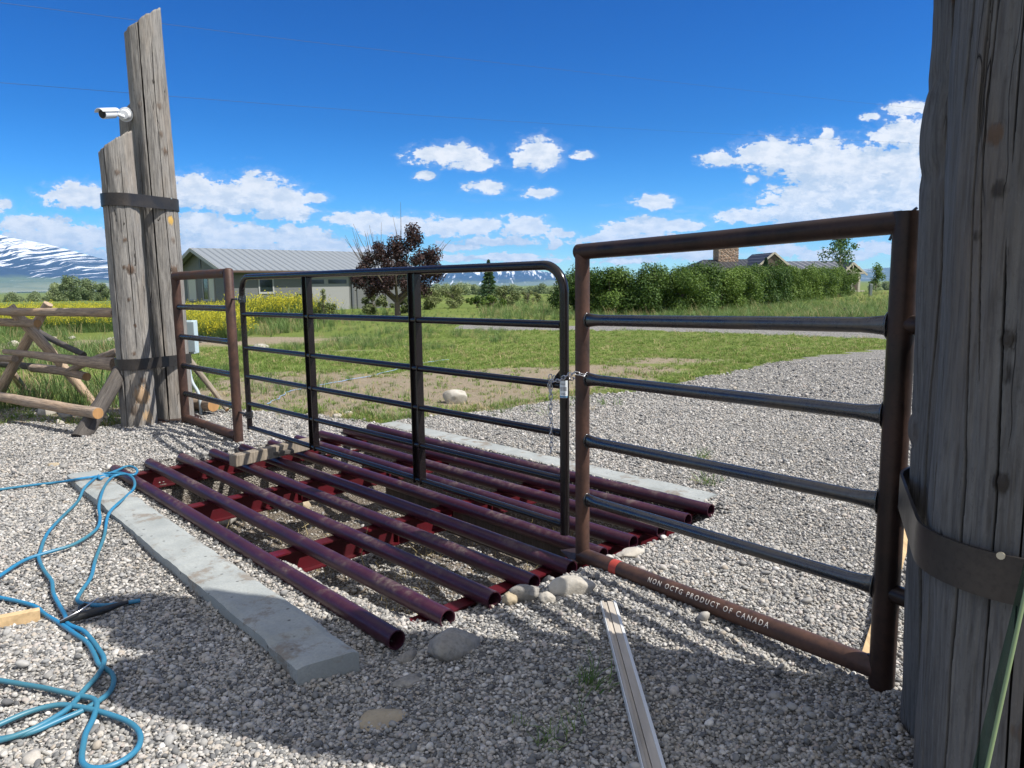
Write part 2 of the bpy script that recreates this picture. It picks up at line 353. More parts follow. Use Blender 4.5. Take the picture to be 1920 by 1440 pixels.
M_STRAW = leaf_mat('dry_straw', (.32, .25, .12), (.48, .40, .22), .2)
M_YEL = leaf_mat('yellow_flower', (.46, .42, .03), (.66, .60, .05), .2)
M_HEDGE = leaf_mat('hedge_leaf', (.034, .078, .014), (.135, .21, .034), .25, 1.2)
M_PURP = leaf_mat('purple_leaf', (.018, .010, .011), (.062, .034, .030), .15)
M_COTT = leaf_mat('cottonwood_leaf', (.13, .18, .08), (.32, .38, .19), .25, .12)
M_ASPEN = leaf_mat('aspen_leaf', (.06, .13, .035), (.15, .24, .06), .3)
M_SPRUCE = leaf_mat('spruce_needle', (.035, .075, .035), (.085, .15, .06), .1)
M_SHRUB = leaf_mat('shrub_leaf', (.09, .12, .04), (.20, .23, .09), .2)
M_BARK = mat('tree_bark', (.13, .10, .085), .9)[0]
M_PALEBARK = mat('pale_bark', (.42, .40, .34), .9)[0]

# ------------------------------------------------------------------ guard frame of reference
RN = np.array((-.505, 3.003)); SD = np.array((.6764, -.7365)); WD = np.array((.722, .692)); GL = 4.23
Ainv = np.linalg.inv(np.array([SD, WD]).T)
def guard_sw(x, y):          # s: 0 at the left pipe ends .. GL at the right; w: 0 near .. 2.52 far
    q = Ainv @ np.stack([x-RN[0], y-RN[1]]); return q[0]+GL, q[1]
def GP(s, w, z=0.):
    p = RN + SD*(s-GL) + WD*w; return np.array((p[0], p[1], z))
NB = [G(125, 893, .05)[:2], G(186, 884, .05)[:2], G(672, 1212, .06)[:2], G(556, 1243, .06)[:2]]
FB = [np.array((-1.45, 8.02)), np.array((-1.28, 8.16)), np.array((1.46, 5.13)), np.array((1.30, 4.96))]
GRAVEL = [(-60, -20), (-60, 4), (-12, 7.6), (-7.5, 8.0), (-5.75, 8.2), (-4.9, 8.3), (-4.38, 8.1), (-3.9, 9.0), (-3.3, 9.15), (-2.25, 8.54), (-1.43, 8.14), (-1.23, 8.36), (-.39, 8.77),
          (.70, 9.68), (1.71, 10.23), (2.72, 11.35), (4.79, 13.8), (8.4, 16.5), (11.8, 19.6), (16, 22), (30, 27), (60, 33), (60, -20)]
ROAD2 = [(-2, 28.2), (1.95, 27.2), (4.5, 26.9), (9.5, 24.6), (12.5, 22.0), (16, 22), (9.9, 18.6), (7.9, 21.0), (4.0, 23.9), (-2, 25.6)]
def inpoly(x, y, P):
    c = np.zeros(x.shape, bool); n = len(P)
    for i in range(n):
        x1, y1 = P[i]; x2, y2 = P[(i+1) % n]
        if y1 == y2: continue
        c ^= ((y1 > y) != (y2 > y)) & (x < (x2-x1)*(y-y1)/(y2-y1)+x1)
    return c
def isgravel(x, y):
    j = fbm(xy3(x, y, 2.2), 3, 5)*.10; k = fbm(xy3(x, y, 2.2), 3, 9)*.10
    return inpoly(x+j, y+k, GRAVEL) | inpoly(x+j, y+k, ROAD2)
def sst(v, a, b): t = np.clip((v-a)/(b-a), 0, 1); return t*t*(3-2*t)
def gz(x, y):
    x = np.asarray(x, float); y = np.asarray(y, float)
    d = np.hypot(x, y)
    z = fbm(xy3(x, y, .55), 3, 2)*.022*sst(d, 0, 4) + fbm(xy3(x, y, 3.), 2, 3)*.006
    def bump(cx, cy, r, h): return h*np.exp(-((x-cx)**2+(y-cy)**2)/(r*r))
    z = z + bump(-3.62, 7.42, .38, .06) + bump(.30, 3.45, .25, .02) - bump(-.50, 3.0, .22, .05)
    z = z - bump(1.15, 2.75, .35, .035) - bump(-.7, 2.55, .35, .05) - bump(-1.9, 3.6, .8, .02)
    s, w = guard_sw(x.ravel(), y.ravel()); s = s.reshape(x.shape); w = w.reshape(x.shape)
    # far growth rises a little beyond the drive
    z = z + sst(y, 30, 90)*.25*fbm(xy3(x, y, .03), 2, 8)-7.*sst(y, 110, 280)
    rg = fbm(xy3(x, y, 4.), 3, 4)*.05
    ins = sst(s+rg, .02, .16)*(1-sst(s+rg, 4.02-.55*np.exp(-(w/.9)**2), 4.28))*sst(w+rg*.8, .03, .22+.25*sst(s, 2., 4.))*(1-sst(w, 2.42, 2.56))
    dep = .46-.24*sst(s, 1.2, 3.6)*(1-.75*sst(w, .9, 1.8)) + fbm(xy3(x, y, 5.), 3, 6)*.045
    near = (s > -.02) & (s < GL+.05) & (w > -.16) & (w < 2.65)
    z = np.where(near, np.minimum(z, -.032), z)
    return z-ins*dep, ins
def zz(x, y): return float(gz(np.array([x]), np.array([y]))[0][0])
def dirtf(x, y):
    d = np.zeros_like(x)
    for cx, cy, rx, ry, a in ((-1.6, 10.6, 2.8, 2.2, 1.35), (-.2, 11.8, 2.8, 1.9, 1.15), (-3.6, 11.2, 2.0, 2.4, 1.15), (1.5, 12.8, 1.9, 1.3, .9), (3.0, 14.4, 1.6, 1.0, .75), (-5.4, 9.0, 2., 1.0, 1.2), (-7, 8.9, 3, 1.0, 1.2), (-2.6, 9.6, 1.6, 1.1, .9), (.9, 11.0, 1.2, .8, .7),
                            (-9.5, 21.5, 6.5, 2.5, .85), (-14, 20, 5, 3, .7), (-4.2, 17.5, 1.8, .7, .55), (5, 13.8, 2.4, .5, .5)):
        d = np.maximum(d, a*np.exp(-((x-cx)/rx)**2-((y-cy)/ry)**2))
    return d
# ------------------------------------------------------------------ ground sheet
def axis(a, b, step, lo, hi, g=1.07):
    t = list(np.arange(a, b, step)); s = step; v = t[-1]
    while v < hi: s *= g; v += s; t.append(v)
    s = step; v = a; pre = []
    while v > lo: s *= g; v -= s; pre.append(v)
    return np.array(pre[::-1]+t)
X = axis(-5.6, 3.2, .035, -45000, 45000); Y = axis(1.2, 9.6, .035, -3000, 45000)
xx, yy_ = np.meshgrid(X, Y); fx = xx.ravel(); fy = yy_.ravel()
zv, ins = gz(fx, fy); zv = np.where(fy > 400, -7.3, zv)
nx = len(X); ny = len(Y)
I = np.arange(nx*ny).reshape(ny, nx)
Q = np.stack([I[:-1, :-1], I[:-1, 1:], I[1:, 1:], I[1:, :-1]], -1).reshape(-1, 4)
cx_ = fx[Q].mean(1); cy_ = fy[Q].mean(1); gr = isgravel(cx_, cy_)
V = np.stack([fx, fy, zv], 1)
def sub(name, sel, m, label):
    q = Q[sel]; u, inv = np.unique(q, return_inverse=True); o = mesh_np(name, V[u], inv.reshape(-1, 4), m)
    dd = dirtf(fx[u], fy[u]) if m is M_EARTH else np.clip(ins[u]*1.1, 0, 1)
    a = o.data.attributes.new('dirt', 'FLOAT', 'POINT'); a.data.foreach_set('value', dd.astype(np.float32))
    return tag(o, label, None, None, 'structure')
sub('gravel_drive', gr, M_GRAV, 'grey pebble gravel drive with the dug out pit under the pipe guard')
sub('ground', ~gr, M_EARTH, 'green lawn and dry bare earth stretching to the mountains')

# ------------------------------------------------------------------ scatter by instancing (uncountable stuff only)
def scatter(name, pts, rot, scl, idx, protos, label, cat):
    pc = bpy.data.collections.new(name+'_kinds')
    for k, (me) in enumerate(protos):
        pc.objects.link(bpy.data.objects.new('%s_%02d' % (name, k), me))
    me = bpy.data.meshes.new(name); n = len(pts)
    me.vertices.add(n); me.vertices.foreach_set('co', np.asarray(pts, np.float32).ravel())
    for an, ty, dat in (('rot', 'FLOAT_VECTOR', rot), ('scl', 'FLOAT_VECTOR', scl)):
        a = me.attributes.new(an, ty, 'POINT'); a.data.foreach_set('vector', np.asarray(dat, np.float32).ravel())
    a = me.attributes.new('idx', 'INT', 'POINT'); a.data.foreach_set('value', np.asarray(idx, np.int32))
    o = bpy.data.objects.new(name, me); COL.objects.link(o)
    g = bpy.data.node_groups.new(name, 'GeometryNodeTree')
    g.interface.new_socket('Geometry', in_out='INPUT', socket_type='NodeSocketGeometry')
    g.interface.new_socket('Geometry', in_out='OUTPUT', socket_type='NodeSocketGeometry')
    gi = g.nodes.new('NodeGroupInput'); go = g.nodes.new('NodeGroupOutput')
    ci = g.nodes.new('GeometryNodeCollectionInfo'); ci.inputs['Collection'].default_value = pc
    ci.inputs['Separate Children'].default_value = True; ci.inputs['Reset Children'].default_value = True
    ip = g.nodes.new('GeometryNodeInstanceOnPoints'); ip.inputs['Pick Instance'].default_value = True
    def at(nm, ty):
        a = g.nodes.new('GeometryNodeInputNamedAttribute'); a.data_type = ty; a.inputs['Name'].default_value = nm
        return next(s for s in a.outputs if s.enabled and s.name == 'Attribute')
    L = g.links.new
    L(gi.outputs[0], ip.inputs['Points']); L(ci.outputs[0], ip.inputs['Instance']); L(at('idx', 'INT'), ip.inputs['Instance Index'])
    L(at('rot', 'FLOAT_VECTOR'), ip.inputs['Rotation']); L(at('scl', 'FLOAT_VECTOR'), ip.inputs['Scale'])
    L(ip.outputs[0], go.inputs[0])
    md = o.modifiers.new('scatter', 'NODES'); md.node_group = g
    return tag(o, label, cat, None, 'stuff')
def ico(sub):
    import bmesh
    bm = bmesh.new(); bmesh.ops.create_icosphere(bm, subdivisions=sub, radius=1.)
    v = np.array([q.co for q in bm.verts]); f = np.array([[w.index for w in q.verts] for q in bm.faces]); bm.free(); return v, f
IV, IF = ico(2); IV3, IF3 = ico(4)
pebs = []
for k in range(10):
    v = IV.copy(); sc = np.array((1, rng.uniform(.62, .9), rng.uniform(.42, .68)))
    v = v*(1+.20*vn(v*1.1+k*9.3, k)[:, None])*sc
    for _ in range(2):      # a few flat facets, as on broken river stone
        nn = rng.normal(size=3); nn /= np.linalg.norm(nn); dd = v@nn; lim = rng.uniform(.48, .7); v -= np.clip(dd-lim, 0, None)[:, None]*nn*.8
    me = bpy.data.meshes.new('pebble'); me.from_pydata(v.tolist(), [], IF.tolist()); me.polygons.foreach_set('use_smooth', [True]*len(IF)); me.materials.append(M_PEB); pebs.append(me)
def frustum_pts(n, d0, d1, m=.78):
    d = np.sqrt(rng.uniform(d0*d0, d1*d1, n)); a = rng.uniform(-1, 1, n)*m; return a*d, d
LOGS = [(1.54, 2.30, .24), (1.352, 1.85, .24), (1.86, 2.02, .2), (-3.97, 8.60, .21), (-4.16, 8.15, .17), (-4.2, 8.72, .2)]
def pebble_pts():
    ax = []; ay = []; asz = []
    for d0, d1, dens, s0 in ((1.3, 3.2, 14000, .0069), (3.2, 5.5, 11500, .0068), (5.5, 9.5, 5400, .0078), (9.5, 14, 1700, .0105)):
        m_ = .95 if d0 < 5 else .84; n = int((d1*d1-d0*d0)*m_*dens); x, y = frustum_pts(n, d0, d1, m_)
        ax.append(x); ay.append(y); asz.append(s0*np.exp(rng.normal(0, .35, n)))
    x = np.concatenate(ax); y = np.concatenate(ay); s = np.concatenate(asz)
    ok = isgravel(x, y) & ~inpoly(x, y, NB) & ~inpoly(x, y, FB)
    for cx, cy, r in LOGS: ok &= np.hypot(x-cx, y-cy) > r
    ok |= ((x < -4.1) & (y > 8.1) & (y < 9.6) & (rng.random(len(x)) < .25))
    x = x[ok]; y = y[ok]; s = s[ok]; z, i = gz(x, y)
    sl, wl = guard_sw(x, y)
    dens = np.where(i > .3, .07+.38*(sl > 2.4)*(wl < 1.0)+.20*(fbm(xy3(x, y, 2.5), 2, 31) > .15), np.where((fbm(xy3(x, y, 1.1), 4, 61) > .28), .45, 1.))
    k = rng.random(len(x)) < dens
    return x[k], y[k], z[k], s[k]
x, y, z, s = pebble_pts(); n = len(x)
big = rng.random(n) < .006; s = np.where(big, s*1.8, s)
lift = rng.uniform(-.25, .8, n)*s
rot = np.stack([rng.normal(0, .35, n), rng.normal(0, .35, n), rng.uniform(0, 6.28, n)], 1)
sc3 = s[:, None]*np.stack([np.ones(n), rng.uniform(.8, 1.1, n), rng.uniform(.8, 1.15, n)], 1)
scatter('gravel_pebbles', np.stack([x, y, z+lift], 1), rot, sc3, rng.integers(0, 10, n), pebs, 'mixed grey, white and tan river pebbles covering the drive', 'gravel')
print('pebbles', n)

# grass tufts
def tuft(nb, h, spread, wid, curl, m, seed, flowers=None, fm=None, stem=0):
    r = np.random.default_rng(seed); v = []; f = []; mi = []
    for b_ in range(nb):
        a = r.uniform(0, 6.28); d = r.uniform(0, spread); bx, by = d*math.cos(a), d*math.sin(a)
        hh = h*r.uniform(.5, 1.1); lean = r.uniform(.1, curl)*hh; la = a+r.normal(0, .7); w = wid*r.uniform(.7, 1.2)
        pa = la+1.57; k = len(v)
        for t, ww in ((0, 1), (.5, .8), (1, .08)):
            px = bx+math.cos(la)*lean*t*t; py = by+math.sin(la)*lean*t*t; pz = hh*(t-.18*t*t*curl)
            v += [(px-math.cos(pa)*w*ww, py-math.sin(pa)*w*ww, pz), (px+math.cos(pa)*w*ww, py+math.sin(pa)*w*ww, pz)]
        f += [(k, k+1, k+3, k+2), (k+2, k+3, k+5, k+4)]; mi += [0, 0]
        if flowers and r.random() < flowers:
            for q in range(4):
                fz = hh*r.uniform(.72, 1.05); fxx = bx+math.cos(la)*lean+r.normal(0, .035); fyy = by+math.sin(la)*lean+r.normal(0, .035)
                e = .016*r.uniform(.7, 1.4); k = len(v); aa = r.uniform(0, 3); tl = r.uniform(-.8, .8)*e
                v += [(fxx-e*math.cos(aa), fyy-e*math.sin(aa), fz-tl), (fxx, fyy, fz-e*.8), (fxx+e*math.cos(aa), fyy+e*math.sin(aa), fz+tl), (fxx, fyy, fz+e*.8)]
                f.append((k, k+1, k+2, k+3)); mi.append(1)
    me = bpy.data.meshes.new('tuft'); me.from_pydata(v, [], f); me.materials.append(m)
    if fm: me.materials.append(fm)
    me.polygons.foreach_set('material_index', mi); return me
def px_pts(n, x0, x1, y0, y1):
    X_ = rng.uniform(x0, x1, n); Y_ = rng.uniform(y0, y1, n)
    r = FW[None]+CR[None]*((X_-CX)/F)[:, None]-CU[None]*((Y_-CY)/F)[:, None]
    t = -EYE/np.minimum(r[:, 2], -1e-4); return r[:, 0]*t, r[:, 1]*t
def plant(name, x, y, protos, label, cat, s0=1., sv=.3, keep=None, upr=.15):
    ok = ~isgravel(x, y) if keep is None else keep
    x = x[ok]; y = y[ok]; n = len(x); z = gz(x, y)[0]
    rot = np.stack([rng.normal(0, upr, n), rng.normal(0, upr, n), rng.uniform(0, 6.28, n)], 1)
    s = s0*np.exp(rng.normal(0, sv, n)); scatter(name, np.stack([x, y, z-.005], 1), rot, np.stack([s, s, s], 1), rng.integers(0, len(protos), n), protos, label, cat)
    print(name, n)
lawn = [tuft(16, .055, .07, .0030, 1.2, M_GRASS, k) for k in range(4)] + [tuft(10, .06, .07, .0028, 1.2, M_STRAW, 9)]
d = rng.uniform(8, 30, 60000)
x, y = px_pts(95000, -150, 2070, 575, 800)
dd = dirtf(x, y); bare = fbm(xy3(x, y, 1.6), 4, 21)
keep = ~isgravel(x, y) & (y < 34) & ~((x < -4) & (y > 19)) & (rng.random(len(x)) < np.clip(1.15-1.25*dd-.45*(bare < -.15), .08, 1))
plant('lawn_grass', x, y, lawn, 'short green mown grass with dry blades on the lawn beyond the guard', 'grass', 1.0, .3, keep)
tall = [tuft(22, .30, .12, .0040, .9, M_TGRASS, 20+k) for k in range(4)] + [tuft(14, .31, .12, .0030, .8, M_STRAW, 29)]
x1, y1 = px_pts(16000, -150, 1000, 578, 700); k1 = (fbm(xy3(x1, y1, .5), 3, 14) > -.05) & (y1 > 17.5) & (x1 < 1.0-.04*y1) & (y1 < 60) & (dirtf(x1, y1) < .5) & (rng.random(len(x1)) < .6)
k1 |= (x1 < -4.6) & (y1 > 9.6) & (y1 < 13.5) & (rng.random(len(x1)) < .7)
k1 |= (x1 < -8.5) & (y1 > 11) & (y1 < 17) & (rng.random(len(x1)) < .5)
x2, y2 = px_pts(9000, 900, 2000, 548, 600); k2 = (y2 > 27) & (y2 < 95)
x3 = rng.uniform(-7.5, -4.6, 260); y3 = rng.uniform(9.3, 11.5, 260); k3 = x3 > -99
x4 = rng.normal(-3.2, .8, 60); y4 = rng.normal(11.2, .6, 60)
mid = k1 & (x1 > -.46*y1) & (x1 > -6.5)
x = np.concatenate([x1[k1 & ~mid], x2[k2], x3]); y = np.concatenate([y1[k1 & ~mid], y2[k2], y3])
plant('tall_grass', x, y, tall, 'tall unmown green grass along the fence, hedge and field edge', 'grass', 1.0, .35, None)
x = np.concatenate([x1[mid], x4]); y = np.concatenate([y1[mid], y4])
plant('rough_grass', x, y, tall, 'knee low rough green grass behind the black gate', 'grass', .52, .35, None)
sm = [tuft(14, .10, .05, .0022, 1.3, M_TGRASS, 50+k) for k in range(3)]+[tuft(12, .09, .06, .002, 1.4, M_STRAW, 55)]
ys = []; xs = []
for px_, py_, n_, sp in ((735, 785, 14, .09), (770, 782, 10, .06), (1105, 1275, 4, .04), (1085, 1300, 2, .05), (1030, 1375, 2, .06), (1010, 1390, 2, .05), (1330, 905, 7, .05), (1320, 860, 5, .05), (915, 765, 30, .35), (560, 775, 16, .3), (700, 778, 14, .2), (1100, 760, 10, .25), (800, 770, 14, .25)):
    c = G(px_, py_); xs.append(rng.normal(c[0], sp, n_)); ys.append(rng.normal(c[1], sp, n_))
x = np.concatenate(xs); y = np.concatenate(ys)
plant('weed_tufts', x, y, sm, 'thin weedy grass blades poking through the gravel', 'weeds', 1.1, .35, x > -99, .3)
# straw in the pit
n = 900; s_ = rng.uniform(.2, 4.0, n); w_ = rng.uniform(.15, 2.4, n); p = RN[None]+SD[None]*(s_-GL)[:, None]+WD[None]*w_[:, None]
kk = fbm(xy3(p[:, 0], p[:, 1], 3.), 2, 77) > .0
plant('pit_straw', p[kk, 0], p[kk, 1], [tuft(8, .05, .06, .0016, 1.8, M_STRAW, 60), tuft(6, .06, .05, .0016, 1.8, M_STRAW, 61)], 'dead straw and dry weeds on the floor of the pit', 'straw', 1., .3, np.ones(kk.sum(), bool), .7)
# mustard in flower
must = [tuft(20, .75, .22, .006, .5, M_TGRASS, 70+k, .36, M_YEL) for k in range(4)]
x1, y1 = px_pts(17000, -400, 215, 578, 628); k1 = (y1 < 47) & (y1 > 27) & (rng.random(len(x1)) < .75) & (fbm(xy3(x1, y1, .35), 2, 41) > -.45)
x2, y2 = px_pts(3600, 335, 450, 585, 640); k2 = y2 < 42
x3 = rng.normal(-10.6, .85, 900); y3 = rng.normal(34., .8, 900)
plant('flowering_thicket', x3, y3, must, 'rounded thicket of yellow flowering mustard under the house window', 'wildflowers', 1.38, .12, None)
x = np.concatenate([x1[k1], x2[k2]]); y = np.concatenate([y1[k1], y2[k2]])
plant('flowering_mustard', x, y, must, 'yellow flowering mustard weeds filling the field before the house', 'wildflowers', 1.0, .10, ~isgravel(x, y))

# ------------------------------------------------------------------ logs
def log_mesh(name, base, top, r0, r1, m, seed, slant=(0, 0), seg=200, rings=160, cracks=(), knots=(), parent=None, loc=None, bump=.012):
    """Peeled log from base to top; top cut slanted; cracks: (angle, drift, width, depth, z0, z1); knots: (angle, z, radius, height, colour, strength)"""
    base = np.array(base, float); top = np.array(top, float)
    an = np.linspace(0, 2*math.pi, seg, endpoint=False)
    # tighten the grid round every crack
    wgt = np.ones(3600); aa = np.arange(3600)/3600*2*math.pi
    for c in cracks: dlt = np.abs((aa-c[0]+math.pi) % (2*math.pi)-math.pi); wgt += 5*np.exp(-(dlt/(abs(c[1])*1.6+.06))**2)
    cs = np.concatenate([[0], np.cumsum(wgt)]); an = np.interp(np.linspace(0, cs[-1], seg, endpoint=False), cs, np.arange(3601)/3600*2*math.pi)
    t = np.linspace(0, 1, rings); A, T = np.meshgrid(an, t); Az = A.ravel(); Tz = T.ravel()
    Hh = (top[2]-base[2])
    hx = np.cos(Az); hy = np.sin(Az)
    zt = top[2]+(hx*slant[0]+hy*slant[1])
    z = base[2]+Tz*(zt-base[2])
    r = r0+(r1-r0)*Tz
    z = z+(Tz > .995)*.012*fbm(np.stack([hx*6, hy*6, z*0], 1), 3, seed+9)
    P = np.stack([hx*1.2, hy*1.2, z*.9], 1)
    r = r*(1+.045*fbm(P+seed*3.1, 2, seed)) + bump*.6*fbm(np.stack([hx*3, hy*3, z*2.2], 1), 4, seed+3)
    r = r + (.0010 if m is M_LOG else .0009)*fbm(np.stack([hx*24*r0/.22, hy*24*r0/.22, z*1.3], 1), 4, seed+5)
    tint = np.zeros((len(z), 4)); tint[:, 3] = 0
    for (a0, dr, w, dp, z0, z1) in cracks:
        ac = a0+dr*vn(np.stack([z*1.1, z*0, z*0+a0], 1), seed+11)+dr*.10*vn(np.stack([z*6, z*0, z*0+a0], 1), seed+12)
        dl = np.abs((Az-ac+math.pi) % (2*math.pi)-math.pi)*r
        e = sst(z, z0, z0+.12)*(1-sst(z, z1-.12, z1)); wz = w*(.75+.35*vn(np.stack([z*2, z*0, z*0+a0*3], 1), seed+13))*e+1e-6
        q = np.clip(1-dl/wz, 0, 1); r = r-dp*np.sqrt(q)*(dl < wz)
        tq = np.clip(q*4, 0, 1)*.9; sel = tq > tint[:, 3]; tint[sel, :3] = (.008, .007, .006); tint[sel, 3] = tq[sel]  # shade of the deep groove painted near-black into the tint
    for (a0, kz, kr, kh, col, st) in knots:
        dl = ((Az-a0+math.pi) % (2*math.pi)-math.pi)*r; q = np.sqrt(dl**2+((z-kz)*.8)**2)/kr
        r = r+kh*np.exp(-q**2*1.3)-kh*.6*np.exp(-((q-.9)/.18)**2)
        wq = np.clip((1.05-q+.40*fbm(np.stack([hx*22, hy*22, z*22], 1), 3, seed))*2.6, 0, 1)*st*(q < 2.2); sel = wq > tint[:, 3]; tint[sel, :3] = col; tint[sel, 3] = wq[sel]
    c0 = base[0]+(top[0]-base[0])*Tz; c1 = base[1]+(top[1]-base[1])*Tz
    V = np.stack([c0+hx*r, c1+hy*r, z], 1)
    Ix = np.arange(rings*seg).reshape(rings, seg); J = np.roll(Ix, -1, 1)
    Fq = np.stack([Ix[:-1], J[:-1], J[1:], Ix[1:]], -1).reshape(-1, 4)
    top_c = V[-seg:].mean(0); bot_c = V[:seg].mean(0); n0 = len(V); V = np.vstack([V, top_c, bot_c]); tint = np.vstack([tint, [0, 0, 0, 0], [0, 0, 0, 0]])
    me = bpy.data.meshes.new(name)
    faces = Fq.tolist()+[(int(Ix[-1, k]), int(Ix[-1, (k+1) % seg]), n0) for k in range(seg)]+[(int(Ix[0, (k+1) % seg]), int(Ix[0, k]), n0+1) for k in range(seg)]
    me.from_pydata(V.tolist(), [], faces); me.polygons.foreach_set('use_smooth', [True]*len(Fq)+[False]*(2*seg)); me.update()
    ca = me.attributes.new('tint', 'FLOAT_COLOR', 'POINT'); ca.data.foreach_set('color', tint.astype(np.float32).ravel())
    return mkobj(name, me, m, parent, loc)
def ang_to_cam(cx, cy, px):     # angle on a log at (cx,cy) facing the survey point, for a vertical line seen at column px
    return math.atan2(-cy, -cx)
BRN = (.10, .065, .045); ORG = (.50, .27, .10); DK = (.03, .025, .022)
def face(cx, cy, f):            # f -1..1 from left to right edge as seen from the drive
    return math.atan2(-cy, -cx) + math.asin(f)
TL = (-3.97, 8.60); SL = (-4.16, 8.15); BLg = (-4.205, 8.76)
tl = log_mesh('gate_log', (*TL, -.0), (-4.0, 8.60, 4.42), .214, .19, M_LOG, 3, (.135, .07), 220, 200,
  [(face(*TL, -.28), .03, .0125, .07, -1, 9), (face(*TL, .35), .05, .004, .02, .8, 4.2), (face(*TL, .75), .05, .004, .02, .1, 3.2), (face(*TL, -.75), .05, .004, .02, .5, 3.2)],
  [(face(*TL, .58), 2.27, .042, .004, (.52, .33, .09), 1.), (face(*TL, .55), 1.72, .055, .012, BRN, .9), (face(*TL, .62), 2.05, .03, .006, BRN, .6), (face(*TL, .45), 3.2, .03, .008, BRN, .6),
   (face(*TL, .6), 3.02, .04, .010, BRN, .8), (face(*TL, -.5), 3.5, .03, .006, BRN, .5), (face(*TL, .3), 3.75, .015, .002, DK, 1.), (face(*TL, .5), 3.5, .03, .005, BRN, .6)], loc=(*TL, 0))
tag(tl, 'tallest of the three strapped grey gate logs beside the rusty panel, with slanted top', 'log post')
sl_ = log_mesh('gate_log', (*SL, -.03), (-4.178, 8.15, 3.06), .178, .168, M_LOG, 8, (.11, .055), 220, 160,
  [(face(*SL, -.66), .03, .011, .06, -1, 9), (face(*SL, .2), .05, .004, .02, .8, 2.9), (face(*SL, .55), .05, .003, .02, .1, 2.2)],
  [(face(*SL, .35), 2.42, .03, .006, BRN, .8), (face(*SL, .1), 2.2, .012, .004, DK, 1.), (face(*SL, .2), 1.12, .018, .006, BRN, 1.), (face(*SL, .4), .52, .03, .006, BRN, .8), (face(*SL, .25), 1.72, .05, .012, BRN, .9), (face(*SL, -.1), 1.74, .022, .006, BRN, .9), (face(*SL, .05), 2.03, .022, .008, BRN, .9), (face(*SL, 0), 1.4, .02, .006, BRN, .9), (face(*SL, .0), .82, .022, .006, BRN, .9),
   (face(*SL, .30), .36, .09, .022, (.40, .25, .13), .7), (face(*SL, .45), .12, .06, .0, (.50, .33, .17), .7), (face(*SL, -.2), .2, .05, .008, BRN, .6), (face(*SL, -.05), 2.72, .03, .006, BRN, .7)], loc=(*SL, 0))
tag(sl_, 'shorter front log of the left gate post cluster with pale torn knot near its foot', 'log post')
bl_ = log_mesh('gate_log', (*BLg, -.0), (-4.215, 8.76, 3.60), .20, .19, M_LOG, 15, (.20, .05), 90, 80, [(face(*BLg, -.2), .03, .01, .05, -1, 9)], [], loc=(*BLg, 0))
tag(bl_, 'rear log of the left gate post cluster that carries the white camera', 'log post')
# right-hand logs, close to the viewpoint and in shade
RL = (1.543, 2.30); FL = (1.352, 1.85)
rng2 = np.random.default_rng(5)
def many_cracks(cx, cy, n, zlo, zhi, w=(.0022, .0045)):
    out = []
    for i in range(n):
        f = rng2.uniform(-.95, .95); z0 = rng2.uniform(zlo, zhi-1.0); out.append((face(cx, cy, f), .05+.05*rng2.random(), rng2.uniform(*w), .02, z0, z0+rng2.uniform(.8, 3.)))
    return out
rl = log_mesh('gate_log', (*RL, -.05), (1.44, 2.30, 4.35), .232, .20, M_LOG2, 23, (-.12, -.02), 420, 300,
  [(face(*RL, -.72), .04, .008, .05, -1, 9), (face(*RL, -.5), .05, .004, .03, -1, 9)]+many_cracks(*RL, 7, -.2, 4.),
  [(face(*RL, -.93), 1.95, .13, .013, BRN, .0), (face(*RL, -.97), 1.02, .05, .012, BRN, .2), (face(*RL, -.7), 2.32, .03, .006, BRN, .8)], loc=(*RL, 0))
tag(rl, 'grey log standing closest to the dark post of the big right gate panel', 'log post')
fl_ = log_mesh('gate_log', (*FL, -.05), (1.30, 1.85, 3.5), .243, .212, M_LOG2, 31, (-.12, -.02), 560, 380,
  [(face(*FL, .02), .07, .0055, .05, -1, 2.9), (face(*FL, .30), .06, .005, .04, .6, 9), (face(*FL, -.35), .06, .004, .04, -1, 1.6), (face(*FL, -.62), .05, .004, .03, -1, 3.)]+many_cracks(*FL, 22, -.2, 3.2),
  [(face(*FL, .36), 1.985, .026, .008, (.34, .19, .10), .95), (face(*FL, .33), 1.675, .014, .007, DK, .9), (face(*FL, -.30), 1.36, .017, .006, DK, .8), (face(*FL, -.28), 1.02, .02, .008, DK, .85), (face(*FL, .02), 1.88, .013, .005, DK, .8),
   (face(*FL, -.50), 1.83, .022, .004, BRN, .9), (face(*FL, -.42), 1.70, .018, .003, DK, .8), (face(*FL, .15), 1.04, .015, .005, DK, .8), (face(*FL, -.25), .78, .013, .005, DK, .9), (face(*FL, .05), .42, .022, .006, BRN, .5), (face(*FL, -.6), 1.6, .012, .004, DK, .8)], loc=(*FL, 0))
tag(fl_, 'nearest big cracked grey log filling the right edge, wrapped by the steel strap', 'log post')
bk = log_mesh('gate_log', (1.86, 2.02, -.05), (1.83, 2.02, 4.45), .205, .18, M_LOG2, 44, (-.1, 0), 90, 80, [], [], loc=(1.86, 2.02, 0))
tag(bk, 'third right gate log standing behind the big cracked one', 'log post')
